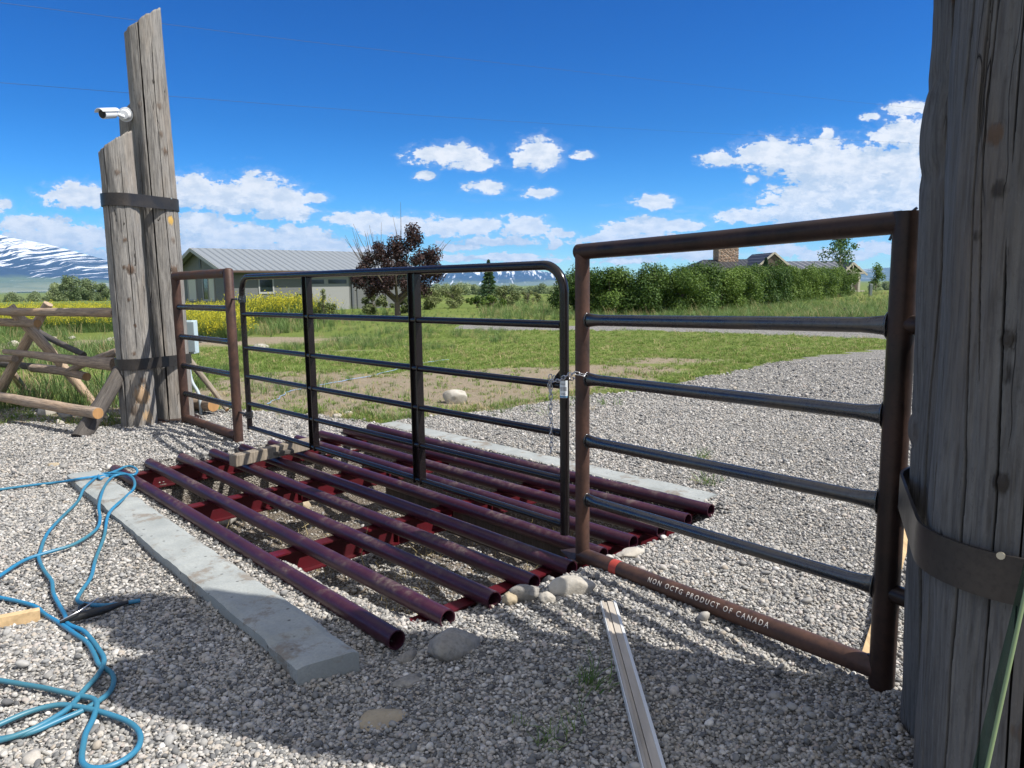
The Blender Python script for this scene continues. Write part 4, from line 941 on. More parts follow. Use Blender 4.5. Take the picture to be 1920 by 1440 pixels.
# ------------------------------------------------------------------ blue hose and the electrode holder
def smooth(P, k=8):
    P = np.array(P, float); P = np.vstack([2*P[0]-P[1], P, 2*P[-1]-P[-2]]); out = []
    for i in range(1, len(P)-2):
        for t in np.linspace(0, 1, k, endpoint=False):
            out.append(.5*((2*P[i])+(-P[i-1]+P[i+1])*t+(2*P[i-1]-5*P[i]+4*P[i+1]-P[i+2])*t*t+(-P[i-1]+3*P[i]-3*P[i+1]+P[i+2])*t**3))
    out.append(P[-2]); return np.array(out)
def z4(L_): return [(x_/2.4, 840+y_/2.4) for x_, y_ in L_]
def z2(L_): return [(x_/3.6, 1040+y_/3.6) for x_, y_ in L_]
HR = .0098
Ha = z4([(-260, 240), (-60, 195), (0, 187), (140, 168), (280, 152)])+z4([(360, 138), (435, 128), (480, 118), (530, 100), (570, 82), (605, 88), (618, 105), (600, 122), (560, 118), (500, 125), (455, 140), (445, 122), (500, 112), (560, 115), (600, 138), (603, 180), (560, 225), (490, 295), (468, 400), (430, 500), (410, 580), (370, 640), (347, 688), (400, 704), (480, 708), (560, 698), (632, 686)])
Hb = z4([(560, 118), (500, 122), (445, 128), (380, 180), (350, 240), (270, 320), (210, 390), (180, 470)])+z2([(262, 30), (300, 110), (350, 180), (360, 260), (400, 340), (440, 410), (460, 470), (560, 512), (620, 580), (650, 650), (668, 720)])+z2([(690, 760), (640, 840), (580, 900), (500, 1000), (455, 1045), (380, 1092), (250, 1165), (100, 1225), (-30, 1260), (-200, 1280)])
Hb = z4([(520, 124), (445, 128), (380, 180), (350, 240), (270, 320), (210, 390), (180, 470)])+z2([(262, 30), (300, 110), (350, 180), (360, 260), (400, 340), (440, 410), (460, 470), (560, 512), (625, 580), (668, 640), (703, 700), (690, 765), (640, 840), (580, 900), (500, 1000), (455, 1045), (380, 1092), (250, 1165), (100, 1225), (-30, 1260), (-200, 1280)])
Hc = z4([(540, 118), (500, 135), (465, 185), (445, 260), (450, 320), (430, 370), (340, 430), (250, 460), (180, 480), (100, 510), (0, 575), (-120, 660)])
Hd = z4([(-160, 655)])+z2([(-90, 270), (0, 290), (120, 315), (240, 350), (300, 400), (400, 460), (500, 530), (590, 595), (640, 680), (668, 745), (705, 765), (755, 800), (768, 860), (740, 930), (670, 985), (600, 1030), (520, 1070), (400, 1118), (200, 1205), (0, 1245), (-200, 1290)])
He = z2([(-200, 835), (0, 850), (150, 875), (300, 900), (430, 930), (560, 958), (630, 970), (655, 1000), (650, 1040), (620, 1130), (580, 1200), (560, 1300), (550, 1390), (580, 1432), (650, 1447), (750, 1430), (850, 1380), (930, 1310), (950, 1230), (920, 1170), (850, 1120), (740, 1080), (600, 1040), (480, 1020), (400, 1013), (280, 1035), (150, 1078), (0, 1145), (-200, 1230)])
b = MB()
for ki, Hs in enumerate((Ha, Hb, Hc, Hd, He)):
    P = smooth(Hs); Q_ = []
    for k, (x_, y_) in enumerate(P):
        p = G(x_, y_, .02); onb = inpoly(np.array([p[0]]), np.array([p[1]]), NB)[0]; base_ = .071 if onb else zz(p[0], p[1])+.012
        s_, w_ = guard_sw(np.array([p[0]]), np.array([p[1]]))
        if -.14 < w_[0] < .12 and s_[0] > -.1: base_ = .056
        Q_.append(base_+HR+(.006*(ki % 3)))
    Q_ = np.convolve(np.pad(Q_, 4, 'edge'), np.ones(9)/9, 'valid')
    P3 = np.array([G(x_, y_, z_) for (x_, y_), z_ in zip(P, Q_)])
    d = np.concatenate([[0], np.cumsum(np.linalg.norm(np.diff(P3, axis=0), axis=1))]); t = np.arange(0, d[-1], .012)
    P3 = np.stack([np.interp(t, d, P3[:, k]) for k in range(3)], 1)
    P3[2:-2] = (P3[:-4]+P3[1:-3]+P3[2:-2]+P3[3:-1]+P3[4:])/5
    b.tube(list(P3), HR, 12)
HM, nt, bb_ = mat('blue_rubber_hose', (.02, .16, .28), .42); co = OBJC(nt)
link(nt, MIX(nt, MR(nt, NOISE(nt, co, 1.4, 5, .6), .4, .6), (.020, .185, .36), (.045, .17, .23)), bb_.inputs['Base Color'])
tag(b.build('air_hose', HM, loc=tuple(G(200, 1000))), 'tangled blue rubber hose looping over the gravel and concrete beam', 'hose')
tl0 = G(112, 1166, .02)
eh = empty('electrode_holder', tuple(tl0), 'black tapered tool handle with thin metal lever lying across the blue hose', 'hand tool')
b = MB(); pts = [G(112, 1167, .03), G(128, 1161, .035), G(150, 1155, .038), G(175, 1149, .036), G(200, 1142, .032), G(225, 1133, .028), G(240, 1129, .026)]
b.tube(pts, [.004, .013, .019, .0195, .017, .012, .009], 16); b.build('handle', M_BLACKPL, eh)
b = MB(); b.tube([G(113, 1164, .045), G(150, 1145, .075), G(184, 1122, .07)], [.002, .004, .0025], 8); b.build('lever', M_CHAIN, eh)
b = MB(); b.tube([G(148, 1148, .04), G(150, 1138, .05), G(158, 1133, .05), G(168, 1136, .04)], .008, 10); b.build('jaw', M_BLACKPL, eh)

# ------------------------------------------------------------------ log fence on the left
fn = empty('log_fence', (-5.6, 9.3, 0), 'jack leg fence of rough brown poles joining the left gate logs', 'fence')
def pole(nm, p, q, r0, r1, m=M_RAIL, seed=0, cut0=False, cut1=False):
    p = np.array(p, float); q = np.array(q, float); n_ = 40; seg = 24; T = np.linspace(0, 1, n_); d = (q-p); L_ = np.linalg.norm(d); dn = d/L_
    a = np.array((0, 0, 1.)) if abs(dn[2]) < .9 else np.array((1., 0, 0)); u = np.cross(dn, a); u /= np.linalg.norm(u); v_ = np.cross(dn, u)
    A_, T_ = np.meshgrid(np.arange(seg)/seg*2*math.pi, T); A_ = A_.ravel(); T_ = T_.ravel()
    r = (r0+(r1-r0)*T_)*.90*(1+.07*fbm(np.stack([np.cos(A_), np.sin(A_), T_*L_*3+seed], 1), 2, seed)+.05*fbm(np.stack([np.cos(A_)*3, np.sin(A_)*3, T_*L_*9+seed], 1), 3, seed+1))
    bend = .02*np.sin(T_*3.1+seed)
    V = p[None]+d[None]*T_[:, None]+u[None]*(np.cos(A_)*r)[:, None]+v_[None]*(np.sin(A_)*r+bend-bend[0])[:, None]
    b = MB(); Fc = [(i*seg+k, i*seg+(k+1) % seg, (i+1)*seg+(k+1) % seg, (i+1)*seg+k) for i in range(n_-1) for k in range(seg)]
    # local frame with the grain along z
    b.add(V, Fc, True); b.add(V[:seg], [tuple(range(seg))[::-1]]); b.add(V[-seg:], [tuple(range(seg))])
    me = bpy.data.meshes.new(nm); me.from_pydata(b.v, [], b.f); me.polygons.foreach_set('use_smooth', b.sm); me.update()
    Rm = Vector(dn).to_track_quat('Z', 'Y').to_matrix().to_4x4(); Mx = Matrix.Translation(Vector(p)) @ Rm
    me.transform(Mx.inverted()); o = bpy.data.objects.new(nm, me); COL.objects.link(o); me.materials.append(m)
    o.parent = fn; o.matrix_basis = Matrix.Translation(-Vector(fn.location)) @ Mx
    for fl, c_, dd_, rr in ((cut0, V[:seg], -1, r0), (cut1, V[-seg:], 1, r1)):
        if fl:
            c = c_.mean(0); e = MB(); e.tube([c+dn*dd_*.001, c+dn*dd_*.006], rr*.84, 24)
            me2 = bpy.data.meshes.new('cut_end'); me2.from_pydata(e.v, [], e.f); me2.transform(Mx.inverted()); me2.materials.append(M_CUT)
            c2 = bpy.data.objects.new('cut_end', me2); COL.objects.link(c2); c2.parent = o
    return o
pole('rail', D(-420, 578, 12.2), D(216, 592, 8.28), .045, .056, seed=1)
M_TAN = wood_mat('peeled_pole', (.60, .46, .33), (.30, .21, .145), (.66, .44, .26), crack=.3, scale=1.5, tint=False)
pole('leg', G(-16, 762), D(95, 573, 9.55), .075, .062, M_TAN, seed=2)
pole('leg', D(17, 575, 9.30), G(176, 760), .072, .06, M_TAN, seed=3)
pole('rail', D(-420, 590, 13.), D(70, 602, 9.12), .04, .056, seed=4, cut1=True)
pole('rail', D(8, 659, 9.22), D(216, 677, 8.2), .034, .082, seed=5)
pole('rail', D(-420, 640, 12.5), D(28, 671, 9.45), .05, .05, seed=6)
pole('brace', D(60, 615, 10.6), D(158, 669, 8.95), .05, .036, M_DARKWOOD, seed=7)
pole('rail', D(-60, 676, 11.5), D(132, 701, 9.7), .055, .05, M_DARKWOOD, seed=8)
pole('rail', D(60, 690, 9.9), D(163, 709, 9.0), .055, .058, seed=9, cut1=True)
pole('brace', D(125, 698, 9.3), D(222, 655, 8.5), .045, .05, seed=10)
pole('rail', D(-330, 686, 11.6), D(183, 768, 7.50), .046, .066, seed=11, cut1=True)
pole('brace', G(150, 822), D(236, 670, 8.15), .095, .085, M_DARKWOOD, seed=12)
pole('leg', D(25, 700, 10.2), G(55, 742), .05, .05, seed=13)
pole('leg', G(-330, 735), D(-240, 575, 12.), .07, .06, seed=15)
pole('leg', G(-200, 735), D(-300, 575, 12.), .07, .06, seed=16)
fn2 = fn
fn = empty('fallen_log', tuple(G(400, 772)), 'torn bark log with bright orange cut end lying behind the narrow rusty panel', 'log')
pole('trunk', D(340, 752, 9.2), D(400, 766, 8.75), .09, .085, seed=20, cut1=True)
pole('split_branch', D(352, 672, 9.3), D(424, 772, 8.9), .05, .03, M_PLANK, seed=21, cut1=True)
# conduit and box
eb = empty('electric_box', tuple(D(357, 632, 8.95)), 'pale grey electrical box fixed behind the tallest left log', 'electrical box')
M_BOX = mat('box_enamel', (.42, .52, .56), .45)[0]
b = MB(); c = D(345, 632, 8.97); b.box(c, .30, .13, .40, -.1); bevel(b.build('case', M_BOX, eb), .01)
b = MB(); b.box(D(346, 632, 8.88), .27, .03, .37, -.1); bevel(b.build('cover', M_BOX, eb), .008)
b = MB(); b.tube(list(smooth([D(352, 665, 8.9), D(356, 700, 8.88), D(361, 718, 8.86), D(371, 735, 8.82), D(375, 752, 8.8), D(377, 772, 8.8), D(379, 793, 8.78)], 5)), .02, 14)
tag(b.build('conduit_pipe', mat('grey_conduit', (.36, .42, .46), .5)[0], loc=tuple(D(379, 793, 8.78))), 'bent grey conduit rising from the gravel behind the narrow panel', 'conduit')
# security camera
cm = empty('security_camera', tuple(D(236, 215, 8.45)), 'white bullet security camera pointing left on the rear gate log', 'camera')
b = MB(); b.tube([D(238, 214, 8.50), D(235, 215, 8.42)], .075, 24); b.tube([D(235, 215, 8.42), D(232, 215, 8.36)], [.06, .045], 24); b.build('mount', M_WHITE, cm)
b = MB(); b.tube([D(232, 219, 8.36), D(222, 215, 8.30), D(214, 211, 8.26)], .018, 12); b.build('arm', M_WHITE, cm)
ca, cb2 = D(217, 213, 8.24), D(192, 214, 8.06); b = MB(); b.tube([ca, ca*.85+cb2*.15, cb2], [.032, .046, .048], 24, True); hd = b.build('housing', M_WHITE, cm)
dn = (cb2-ca)/np.linalg.norm(cb2-ca); b = MB(); b.tube([cb2+dn*.001, cb2+dn*.004], .042, 24); b.tube([cb2+dn*.004, cb2+dn*.009], .02, 16); b.build('lens', M_BLACKPL, cm)
b = MB(); V = []; 
up_ = np.array((0, 0, 1.)); sd_ = np.cross(dn, up_); sd_ /= np.linalg.norm(sd_); up2 = np.cross(sd_, dn)
for t_ in (-.01, .235):
    for k in range(9): a = math.radians(20+140*k/8); V.append(ca+dn*t_*1.0+sd_*math.cos(a)*.055+up2*math.sin(a)*.055)
b.add(V, [(k, k+1, k+10, k+9) for k in range(8)], True); o = b.build('sun_shield', M_WHITE, cm); so = o.modifiers.new('s', 'SOLIDIFY'); so.thickness = .006

# ------------------------------------------------------------------ power lines
for (pts, lb) in (([(-300, -28, 17), (0, 5, 19), (560, 76, 26), (1100, 136, 38), (1640, 195, 60), (2300, 262, 100)], 'upper thin power wire crossing the whole sky'),
                  ([(-300, 132, 18), (0, 155, 20), (560, 199, 28), (1000, 230, 40), (1500, 258, 62), (2300, 296, 110)], 'lower thin power wire crossing the sky above the clouds')):
    P = smooth([D(*p) for p in pts], 10); b = MB(); b.tube(list(P), [.0048*(1+.0*i) for i in range(len(P))], 6)
    tag(b.build('power_line', mat('wire', (.05, .06, .08), .6)[0], loc=tuple(P[0])), lb, 'power line', 'power wires overhead')

# ------------------------------------------------------------------ grey house
M_SIDE, nt, b_ = mat('grey_lap_siding', (.5, .5, .5), .7)
gpz = N(nt, 'ShaderNodeSeparateXYZ', None, Vector=OBJC(nt)).outputs[2]; fr_ = MA(nt, 'FRACT', MA(nt, 'MULTIPLY', gpz, 5.5))
link(nt, MIX(nt, MR(nt, fr_, .0, .10, 1., 0.), MIX(nt, NOISE(nt, OBJC(nt), .6, 4), (.125, .133, .135), (.165, .17, .17)), (.15, .16, .16)), b_.inputs['Base Color'])
link(nt, BUMP(nt, fr_, .6, .02), b_.inputs['Normal'])
M_TRIM = mat('dark_grey_trim', (.09, .10, .11), .6)[0]; M_WTRIM = mat('white_trim', (.34, .345, .34), .6)[0]; M_GLASS = mat('window_glass', (.02, .03, .03), .08, 0, .8)[0]
M_DOORP = mat('pale_garage_door', (.27, .275, .27), .6)[0]; M_CURT = mat('pale_curtain', (.50, .52, .46), .8)[0]; M_GUT = mat('brown_gutter', (.10, .065, .05), .5)[0]
def roofmat(name, c1, c2, k):
    m, nt, b = mat(name, c1, .45, .2); x_ = N(nt, 'ShaderNodeSeparateXYZ', None, Vector=OBJC(nt)).outputs[0]
    fr_ = MA(nt, 'FRACT', MA(nt, 'MULTIPLY', x_, k)); link(nt, MIX(nt, MR(nt, fr_, .80, .86), c1, c2), b.inputs['Base Color'])
    link(nt, BUMP(nt, MA(nt, 'SMOOTH_MIN', MR(nt, fr_, .72, .80), MR(nt, fr_, 1., .9), .1), 1., .05), b.inputs['Normal']); return m
M_ROOF = roofmat('ribbed_pale_metal_roof', (.26, .285, .30), (.17, .19, .20), 2.1); M_ROOF2 = roofmat('dark_seam_metal_roof', (.035, .037, .042), (.10, .105, .11), 1.9)
def house_frame(name, corner, ang, label):
    o = empty(name, (corner[0], corner[1], 0), label, 'house'); o.rotation_euler = (0, 0, ang); return o
def hpart(b, name, m, par):
    me = bpy.data.meshes.new(name); me.from_pydata(b.v, [], b.f); me.polygons.foreach_set('use_smooth', b.sm); me.update(); me.materials.append(m)
    o = bpy.data.objects.new(name, me); COL.objects.link(o); o.parent = par; return o
def bx(x0, x1, y0, y1, z0, z1): b = MB(); b.box(((x0+x1)/2, (y0+y1)/2, (z0+z1)/2), x1-x0, y1-y0, z1-z0); return b
H1 = house_frame('grey_house', (-17.0, 45.0), math.atan2(.688, .726), 'low grey house with light ribbed metal roof behind the dark leaved tree')
LX, WY, EZ, RZ = 13.6, 8.2, 2.72, 4.05       # local x along the long wall, local y to the back
b = MB(); b.add([(0, 0, -.3), (LX, 0, -.3), (LX, WY, -.3), (0, WY, -.3), (0, 0, EZ), (LX, 0, EZ), (LX, WY, EZ), (0, WY, EZ), (0, WY/2, RZ-.12), (LX, WY/2, RZ-.12)],
   [(0, 1, 5, 4), (1, 2, 6, 9, 5), (2, 3, 7, 6), (3, 0, 4, 8, 7)]); hpart(b, 'wall', M_SIDE, H1)
ov = .55; sl_r = (RZ-EZ)/(WY/2)
b = MB()
for sgn_ in (0, 1):
    y0, y1 = (-ov, WY/2) if not sgn_ else (WY+ov, WY/2); z0 = EZ-ov*sl_r; V = [(-ov, y0, z0), (LX+ov, y0, z0), (LX+ov, y1, RZ), (-ov, y1, RZ)]
    V2 = [(x_, y_, z_+.05) for x_, y_, z_ in V]; b.add(V+V2, [(0, 1, 2, 3), (7, 6, 5, 4), (0, 4, 5, 1), (1, 5, 6, 2), (3, 2, 6, 7), (0, 3, 7, 4)])
rf = hpart(b, 'roof', M_ROOF, H1)
for xx_ in (-ov-.02, LX+ov+.02):
    for y0, y1 in ((-ov, WY/2), (WY+ov, WY/2)): b = MB(); b.beam((xx_, y0, EZ-ov*sl_r-.06), (xx_, y1, RZ-.06), .04, .22); hpart(b, 'fascia', M_WTRIM, H1)
b = MB(); b.beam((-ov, -ov-.05, EZ-ov*sl_r-.02), (LX+ov, -ov-.05, EZ-ov*sl_r-.02), .10, .12); b.tube([(.1, -ov, EZ-ov*sl_r-.1), (.15, -.08, EZ-.5), (.15, -.08, .2)], .04, 8); hpart(b, 'gutter', M_GUT, H1)
def window(x0, x1, z0, z1, side='long', glass=M_GLASS, trim=M_WTRIM):
    fr_ = MB(); gl = MB()
    if side == 'long':
        for a in ((x0-.09, x1+.09, -.05, .02, z1, z1+.10), (x0-.09, x1+.09, -.05, .02, z0-.12, z0), (x0-.09, x0, -.05, .02, z0, z1), (x1, x1+.09, -.05, .02, z0, z1)): q = bx(*a); fr_.add(q.v, q.f)
        q = bx(x0, x1, -.015, .01, z0, z1); gl.add(q.v, q.f)
    else:
        for a in ((-.05, .02, x0-.09, x1+.09, z1, z1+.10), (-.05, .02, x0-.09, x1+.09, z0-.12, z0), (-.05, .02, x0-.09, x0, z0, z1), (-.05, .02, x1, x1+.09, z0, z1)): q = bx(*a); fr_.add(q.v, q.f)
        q = bx(-.015, .01, x0, x1, z0, z1); gl.add(q.v, q.f)
    f_ = hpart(fr_, 'window', trim, H1); hpart(gl, 'pane', glass, f_); return f_
def lx_of(px):  # local x on the long wall seen at column px
    r = ray(px, 540)[:2]; d = np.array((.726, .688)); o_ = np.array((-17., 45.)); return np.linalg.solve(np.array([[r[0], -d[0]], [r[1], -d[1]]]), o_)[1]
def ly_of(px):
    r = ray(px, 540)[:2]; d = np.array((-.688, .726)); o_ = np.array((-17., 45.)); return np.linalg.solve(np.array([[r[0], -d[0]], [r[1], -d[1]]]), o_)[1]
window(lx_of(487), lx_of(511), 1.28, 2.05)
w_ = window(ly_of(402), ly_of(392), .85, 2.15, 'gable', M_CURT); window(ly_of(391), ly_of(382), .85, 2.15, 'gable'); window(ly_of(368), ly_of(354), .85, 2.15, 'gable', M_CURT)
for a_, c_ in ((584, 608), (616, 650)):
    q = bx(lx_of(a_), lx_of(c_), -.02, .01, 1.75, 2.02); f_ = hpart(q, 'garage_window', M_GLASS, H1)
q = bx(lx_of(578), lx_of(654), -.012, .0, .0, 2.2); hpart(q, 'garage_door', M_DOORP, H1)
b = MB(); b.box((lx_of(660), -.05, 1.25), .14, .10, 2.5); hpart(b, 'door_post', M_TRIM, H1)
b = MB(); b.box((lx_of(669), -.03, 1.25), .05, .05, 2.5); hpart(b, 'corner_trim', M_TRIM, H1)
b = MB(); b.box((0, 0, 1.2), .12, .12, 2.6); hpart(b, 'corner_trim', M_WTRIM, H1)
b = MB(); b.box((-.02, WY/2, 3.1), .05, .35, .55); hpart(b, 'gable_vent', M_TRIM, H1)

# ------------------------------------------------------------------ dark-roofed house behind the hedge
H2 = house_frame('dark_roof_house', (23.2, 92.0), math.radians(8), 'dark metal roofed house with stone chimney and timber porch behind the hedge')
o2 = np.array((23.2, 92.0)); c8, s8 = math.cos(math.radians(8)), math.sin(math.radians(8))
def lz(px, py, yl=0.):    # local x,z on the plane local y = yl
    r = ray(px, py); d = np.array((c8, s8)); o_ = o2+np.array((-s8, c8))*yl
    t, sx = np.linalg.solve(np.array([[r[0], -d[0]], [r[1], -d[1]]]), o_); return sx, EYE+r[2]*t
def poly3(b, pts): k = [tuple(p) for p in pts]; b.add(k, [tuple(range(len(k)))])
M_SID2 = mat('dark_timber_siding', (.10, .075, .06), .8)[0]; M_TIMB = mat('pale_timber', (.48, .44, .38), .8)[0]
x0, z0 = lz(1292, 516); x1, _ = lz(1470, 500)
rx0, rz = lz(1318, 487, 4.5); rx1, rz1 = lz(1442, 480, 4.5)
b = MB(); b.box(((x0+x1)/2+1, 4.5, 1.1), x1-x0, 8, 2.4); hpart(b, 'wall', M_SID2, H2)
b = MB(); E0 = (x0, -.4, z0); E1 = (x1, -.4, z0); R0 = (rx0, 4.5, rz); R1 = (x1-.5, 4.5, rz+.05); B0 = (x0, 9.4, z0); B1 = (x1, 9.4, z0)
for q in ((E0, E1, R1, R0), (B1, B0, R0, R1), (E0, R0, B0), (E1, B1, R1)): poly3(b, q)
hpart(b, 'roof', M_ROOF2, H2)
# cross gable
gx, gz_ = lz(1446, 476, -.2); gl, glz = lz(1418, 494, -1.); grx, grz = lz(1480, 493, -1.)
b = MB(); ap = (gx, -1., gz_+.15); poly3(b, (ap, (gl, -1., glz-.5), (gl, 5, glz-.5), (gx, 5, gz_+.15))); poly3(b, (ap, (gx, 5, gz_+.15), (grx, 5, grz-.3), (grx, -1., grz-.3))); hpart(b, 'gable_roof', M_ROOF2, H2)
b = MB(); b.beam((gx, -1.06, gz_+.12), (grx, -1.06, grz-.33), .06, .22, (0, 0, 1)); b.beam((gx, -1.06, gz_+.12), (gl, -1.06, glz-.53), .06, .22, (0, 0, 1)); hpart(b, 'gable_fascia', M_TIMB, H2)
b = MB(); poly3(b, ((gx, -.9, gz_), (gl+.2, -.9, glz-.5), (grx-.2, -.9, grz-.35))); hpart(b, 'gable_wall', M_SID2, H2)
# low wing with pale seams
wx0, wz = lz(1462, 490, 3.); wx1, wz1 = lz(1580, 491, 3.)
b = MB(); poly3(b, ((wx0, -1.2, wz-1.1), (wx1, -1.2, wz-1.1), (wx1, 3., wz), (wx0, 3., wz))); poly3(b, ((wx1, 7.2, wz-1.1), (wx0, 7.2, wz-1.1), (wx0, 3., wz), (wx1, 3., wz)))
hpart(b, 'wing_roof', roofmat('wing_metal_roof', (.10, .105, .11), (.30, .30, .29), 1.1), H2)
b = MB(); b.box(((wx0+wx1)/2, 3., 1.2), wx1-wx0, 7, 2.3); hpart(b, 'wing_wall', M_SID2, H2)
# porch
px0, pz = lz(1600, 491, -1.5); pl, plz = lz(1578, 512, -1.5); pr, prz = lz(1626, 514, -1.5); ze = min(plz, prz)
b = MB(); poly3(b, ((px0, -1.5, pz), (pl, -1.5, ze), (pl, 6, ze), (px0, 6, pz))); poly3(b, ((px0, 6, pz), (pr, 6, ze), (pr, -1.5, ze), (px0, -1.5, pz))); hpart(b, 'porch_roof', M_ROOF2, H2)
b = MB(); b.beam((px0, -1.55, pz-.12), (pl, -1.55, ze-.12), .10, .22); b.beam((px0, -1.55, pz-.12), (pr, -1.55, ze-.12), .10, .22); b.beam((pl+.5, -1.55, ze+.15), (pr-.5, -1.55, ze+.15), .10, .20)
b.beam((px0, -1.5, pz-.2), (px0, -1.5, ze+.15), .12, .12, (0, 1, 0)); b.beam((px0, -1.5, ze+.2), (px0-.9, -1.5, ze+.95), .1, .12); b.beam((px0, -1.5, ze+.2), (px0+.9, -1.5, ze+.95), .1, .12); hpart(b, 'porch_truss', M_TIMB, H2)
for q in (1610, 1597): xq, _ = lz(q, 530, -1.5); b = MB(); b.box((xq, -1.5, ze/2-.1), .26, .26, ze+.2); hpart(b, 'porch_post', M_TIMB, H2)
b = MB(); b.box(((pl+pr)/2, -1.4, .12), pr-pl-.6, .3, .35); hpart(b, 'porch_sill', M_TIMB, H2)
M_CHIM, nt, b_ = mat('stone_chimney', (.3, .22, .17), .9); v = N(nt, 'ShaderNodeTexVoronoi', None, Vector=OBJC(nt), Scale=2.6)
e = N(nt, 'ShaderNodeTexVoronoi', {'feature': 'DISTANCE_TO_EDGE'}, Vector=OBJC(nt), Scale=2.6).outputs[0]
link(nt, MIX(nt, MR(nt, e, 0, .08, 1, 0), RAMP(nt, N(nt, 'ShaderNodeSeparateColor', None, Color=v.outputs[0]).outputs[0], [(0, (.14, .10, .08)), (.5, (.33, .22, .15)), (1, (.44, .34, .26))]), (.30, .27, .24)), b_.inputs['Base Color'])
link(nt, BUMP(nt, MR(nt, e, 0, .2), 1., .08), b_.inputs['Normal'])
ca_, cz = lz(1345, 453, 4.); cb_, _ = lz(1385, 453, 4.); b = MB(); b.box(((ca_+cb_)/2, 4.6, (cz+2)/2), (cb_-ca_)*.93, 1.8, cz-2); ch = hpart(b, 'chimney', M_CHIM, H2)
b = MB(); b.box(((ca_+cb_)/2, 4.6, cz+.06), (cb_-ca_)*1.05, 2.1, .14); hpart(b, 'chimney_cap', M_TIMB, ch)

# ------------------------------------------------------------------ vegetation
def leaves(centers, radii, n, size, seed, shell=.55, squ=(1, 1, 1), up=.3):
    """n leaf quads through overlapping lobes -> verts, faces"""
    r_ = np.random.default_rng(seed); C_ = np.array(centers); R_ = np.array(radii); w = R_**2; k = r_.choice(len(C_), n, p=w/w.sum())
    d = r_.normal(size=(n, 3)); d /= np.linalg.norm(d, axis=1)[:, None]; rr = R_[k]*(shell+(1-shell)*r_.random(n)**.6)*(1+.22*fbm(d*2.3+seed, 2, seed))
    p = C_[k]+d*rr[:, None]*np.array(squ)
    nr = d+r_.normal(0, .6, (n, 3)); nr[:, 2] += up; nr /= np.linalg.norm(nr, axis=1)[:, None]
    a = np.cross(nr, r_.normal(size=(n, 3))); a /= np.linalg.norm(a, axis=1)[:, None]; b_ = np.cross(nr, a); s = size*r_.uniform(.6, 1.35, n)[:, None]
    V = np.stack([p-a*s, p-b_*s*.55, p+a*s, p+b_*s*.55], 1).reshape(-1, 3); return V, np.arange(4*n).reshape(n, 4)
def crown(name, par, centers, radii, n, size, m, seed, **k):
    V, Fq = leaves(centers, radii, n, size, seed, **k); me = bpy.data.meshes.new(name)
    me.from_pydata(V.tolist(), [], Fq.tolist()); me.materials.append(m); o = bpy.data.objects.new(name, me); COL.objects.link(o); o.parent = par; return o
def branches(par, segs, m=M_BARK, name='trunk', seg=8):
    b = MB()
    for P, r in segs: b.tube(P, r, seg)
    return hpart(b, name, m, par)
def copy_tree(o, parent=None):
    c = o.copy(); COL.objects.link(c)
    if parent is not None: c.parent = parent
    for ch in list(o.children): copy_tree(ch, c)
    return c
# purple-leaved tree
tp = D(745, 560, 38.5); pt = empty('purple_leaf_tree', (tp[0], tp[1], 0), 'dark purple leaved tree with bare twigs in front of the grey house', 'tree')
r_ = np.random.default_rng(4); sg = [([(0, 0, -.1), (-.02, 0, .5), (.0, 0, .9)], [.17, .14, .13])]; lob = []; lr = []
for k in range(9):
    a = k*2.4; e = r_.uniform(.9, 2.0); q = np.array((math.cos(a)*e, math.sin(a)*e*.8, r_.uniform(1.9, 3.3))); sg.append(([(0, 0, .6+.04*k), q*.45+np.array((0, 0, .25)), q], [.08, .05, .02]))
for c_ in ((-1.2, 0, 2.0), (-1.4, .2, 2.9), (-.7, 0, 3.1), (.1, 0, 3.2), (.8, 0, 3.7), (1.1, 0, 3.9), (1.4, .1, 3.0), (1.5, 0, 2.1), (.9, -.3, 1.6), (-.3, -.5, 1.9), (.4, -.5, 2.4), (-1.0, -.3, 1.6), (1.75, 0, 2.6), (.2, .6, 2.6), (-1.9, .1, 1.9), (.9, 0, 4.25), (-.9, .1, 3.5), (2.0, 0, 2.2), (-1.35, 0, 1.35), (1.35, 0, 1.4), (-.5, -.7, 1.5), (.5, -.6, 1.6), (1.9, 0, 3.1), (0, 0, 3.6), (-.4, -.4, 2.6), (1.1, -.4, 2.8), (-1.7, 0, 2.4)): lob.append(c_); lr.append(r_.uniform(.32, .58))
sg2 = [([(.2, 0, 2.6), (.3, 0, 4.2), (.33, 0, 5.75)], [.03, .018, .006]), ([(0, 0, 2.6), (.1, 0, 4.0), (-.1, 0, 5.1)], [.025, .015, .005])]
for k in range(46):
    x_ = r_.uniform(-2.1, .6) if k < 36 else r_.uniform(.6, 2.2); z_ = r_.uniform(2.6, 3.3); tip = np.array((x_*1.18+r_.normal(0, .15), r_.normal(0, .3), z_+r_.uniform(.5, 1.6)*(1 if x_ < .5 else .5)))
    sg2.append(([(x_*.7, 0, z_-.9), ((x_*.95+tip[0])/2, 0, (z_-.4+tip[2])/2), tip], [.022, .014, .006]))
branches(pt, sg, seg=10); branches(pt, sg2, name='bare_twigs', seg=5); crown('crown', pt, lob, lr, 16000, .062, M_PURP, 3, shell=.2)
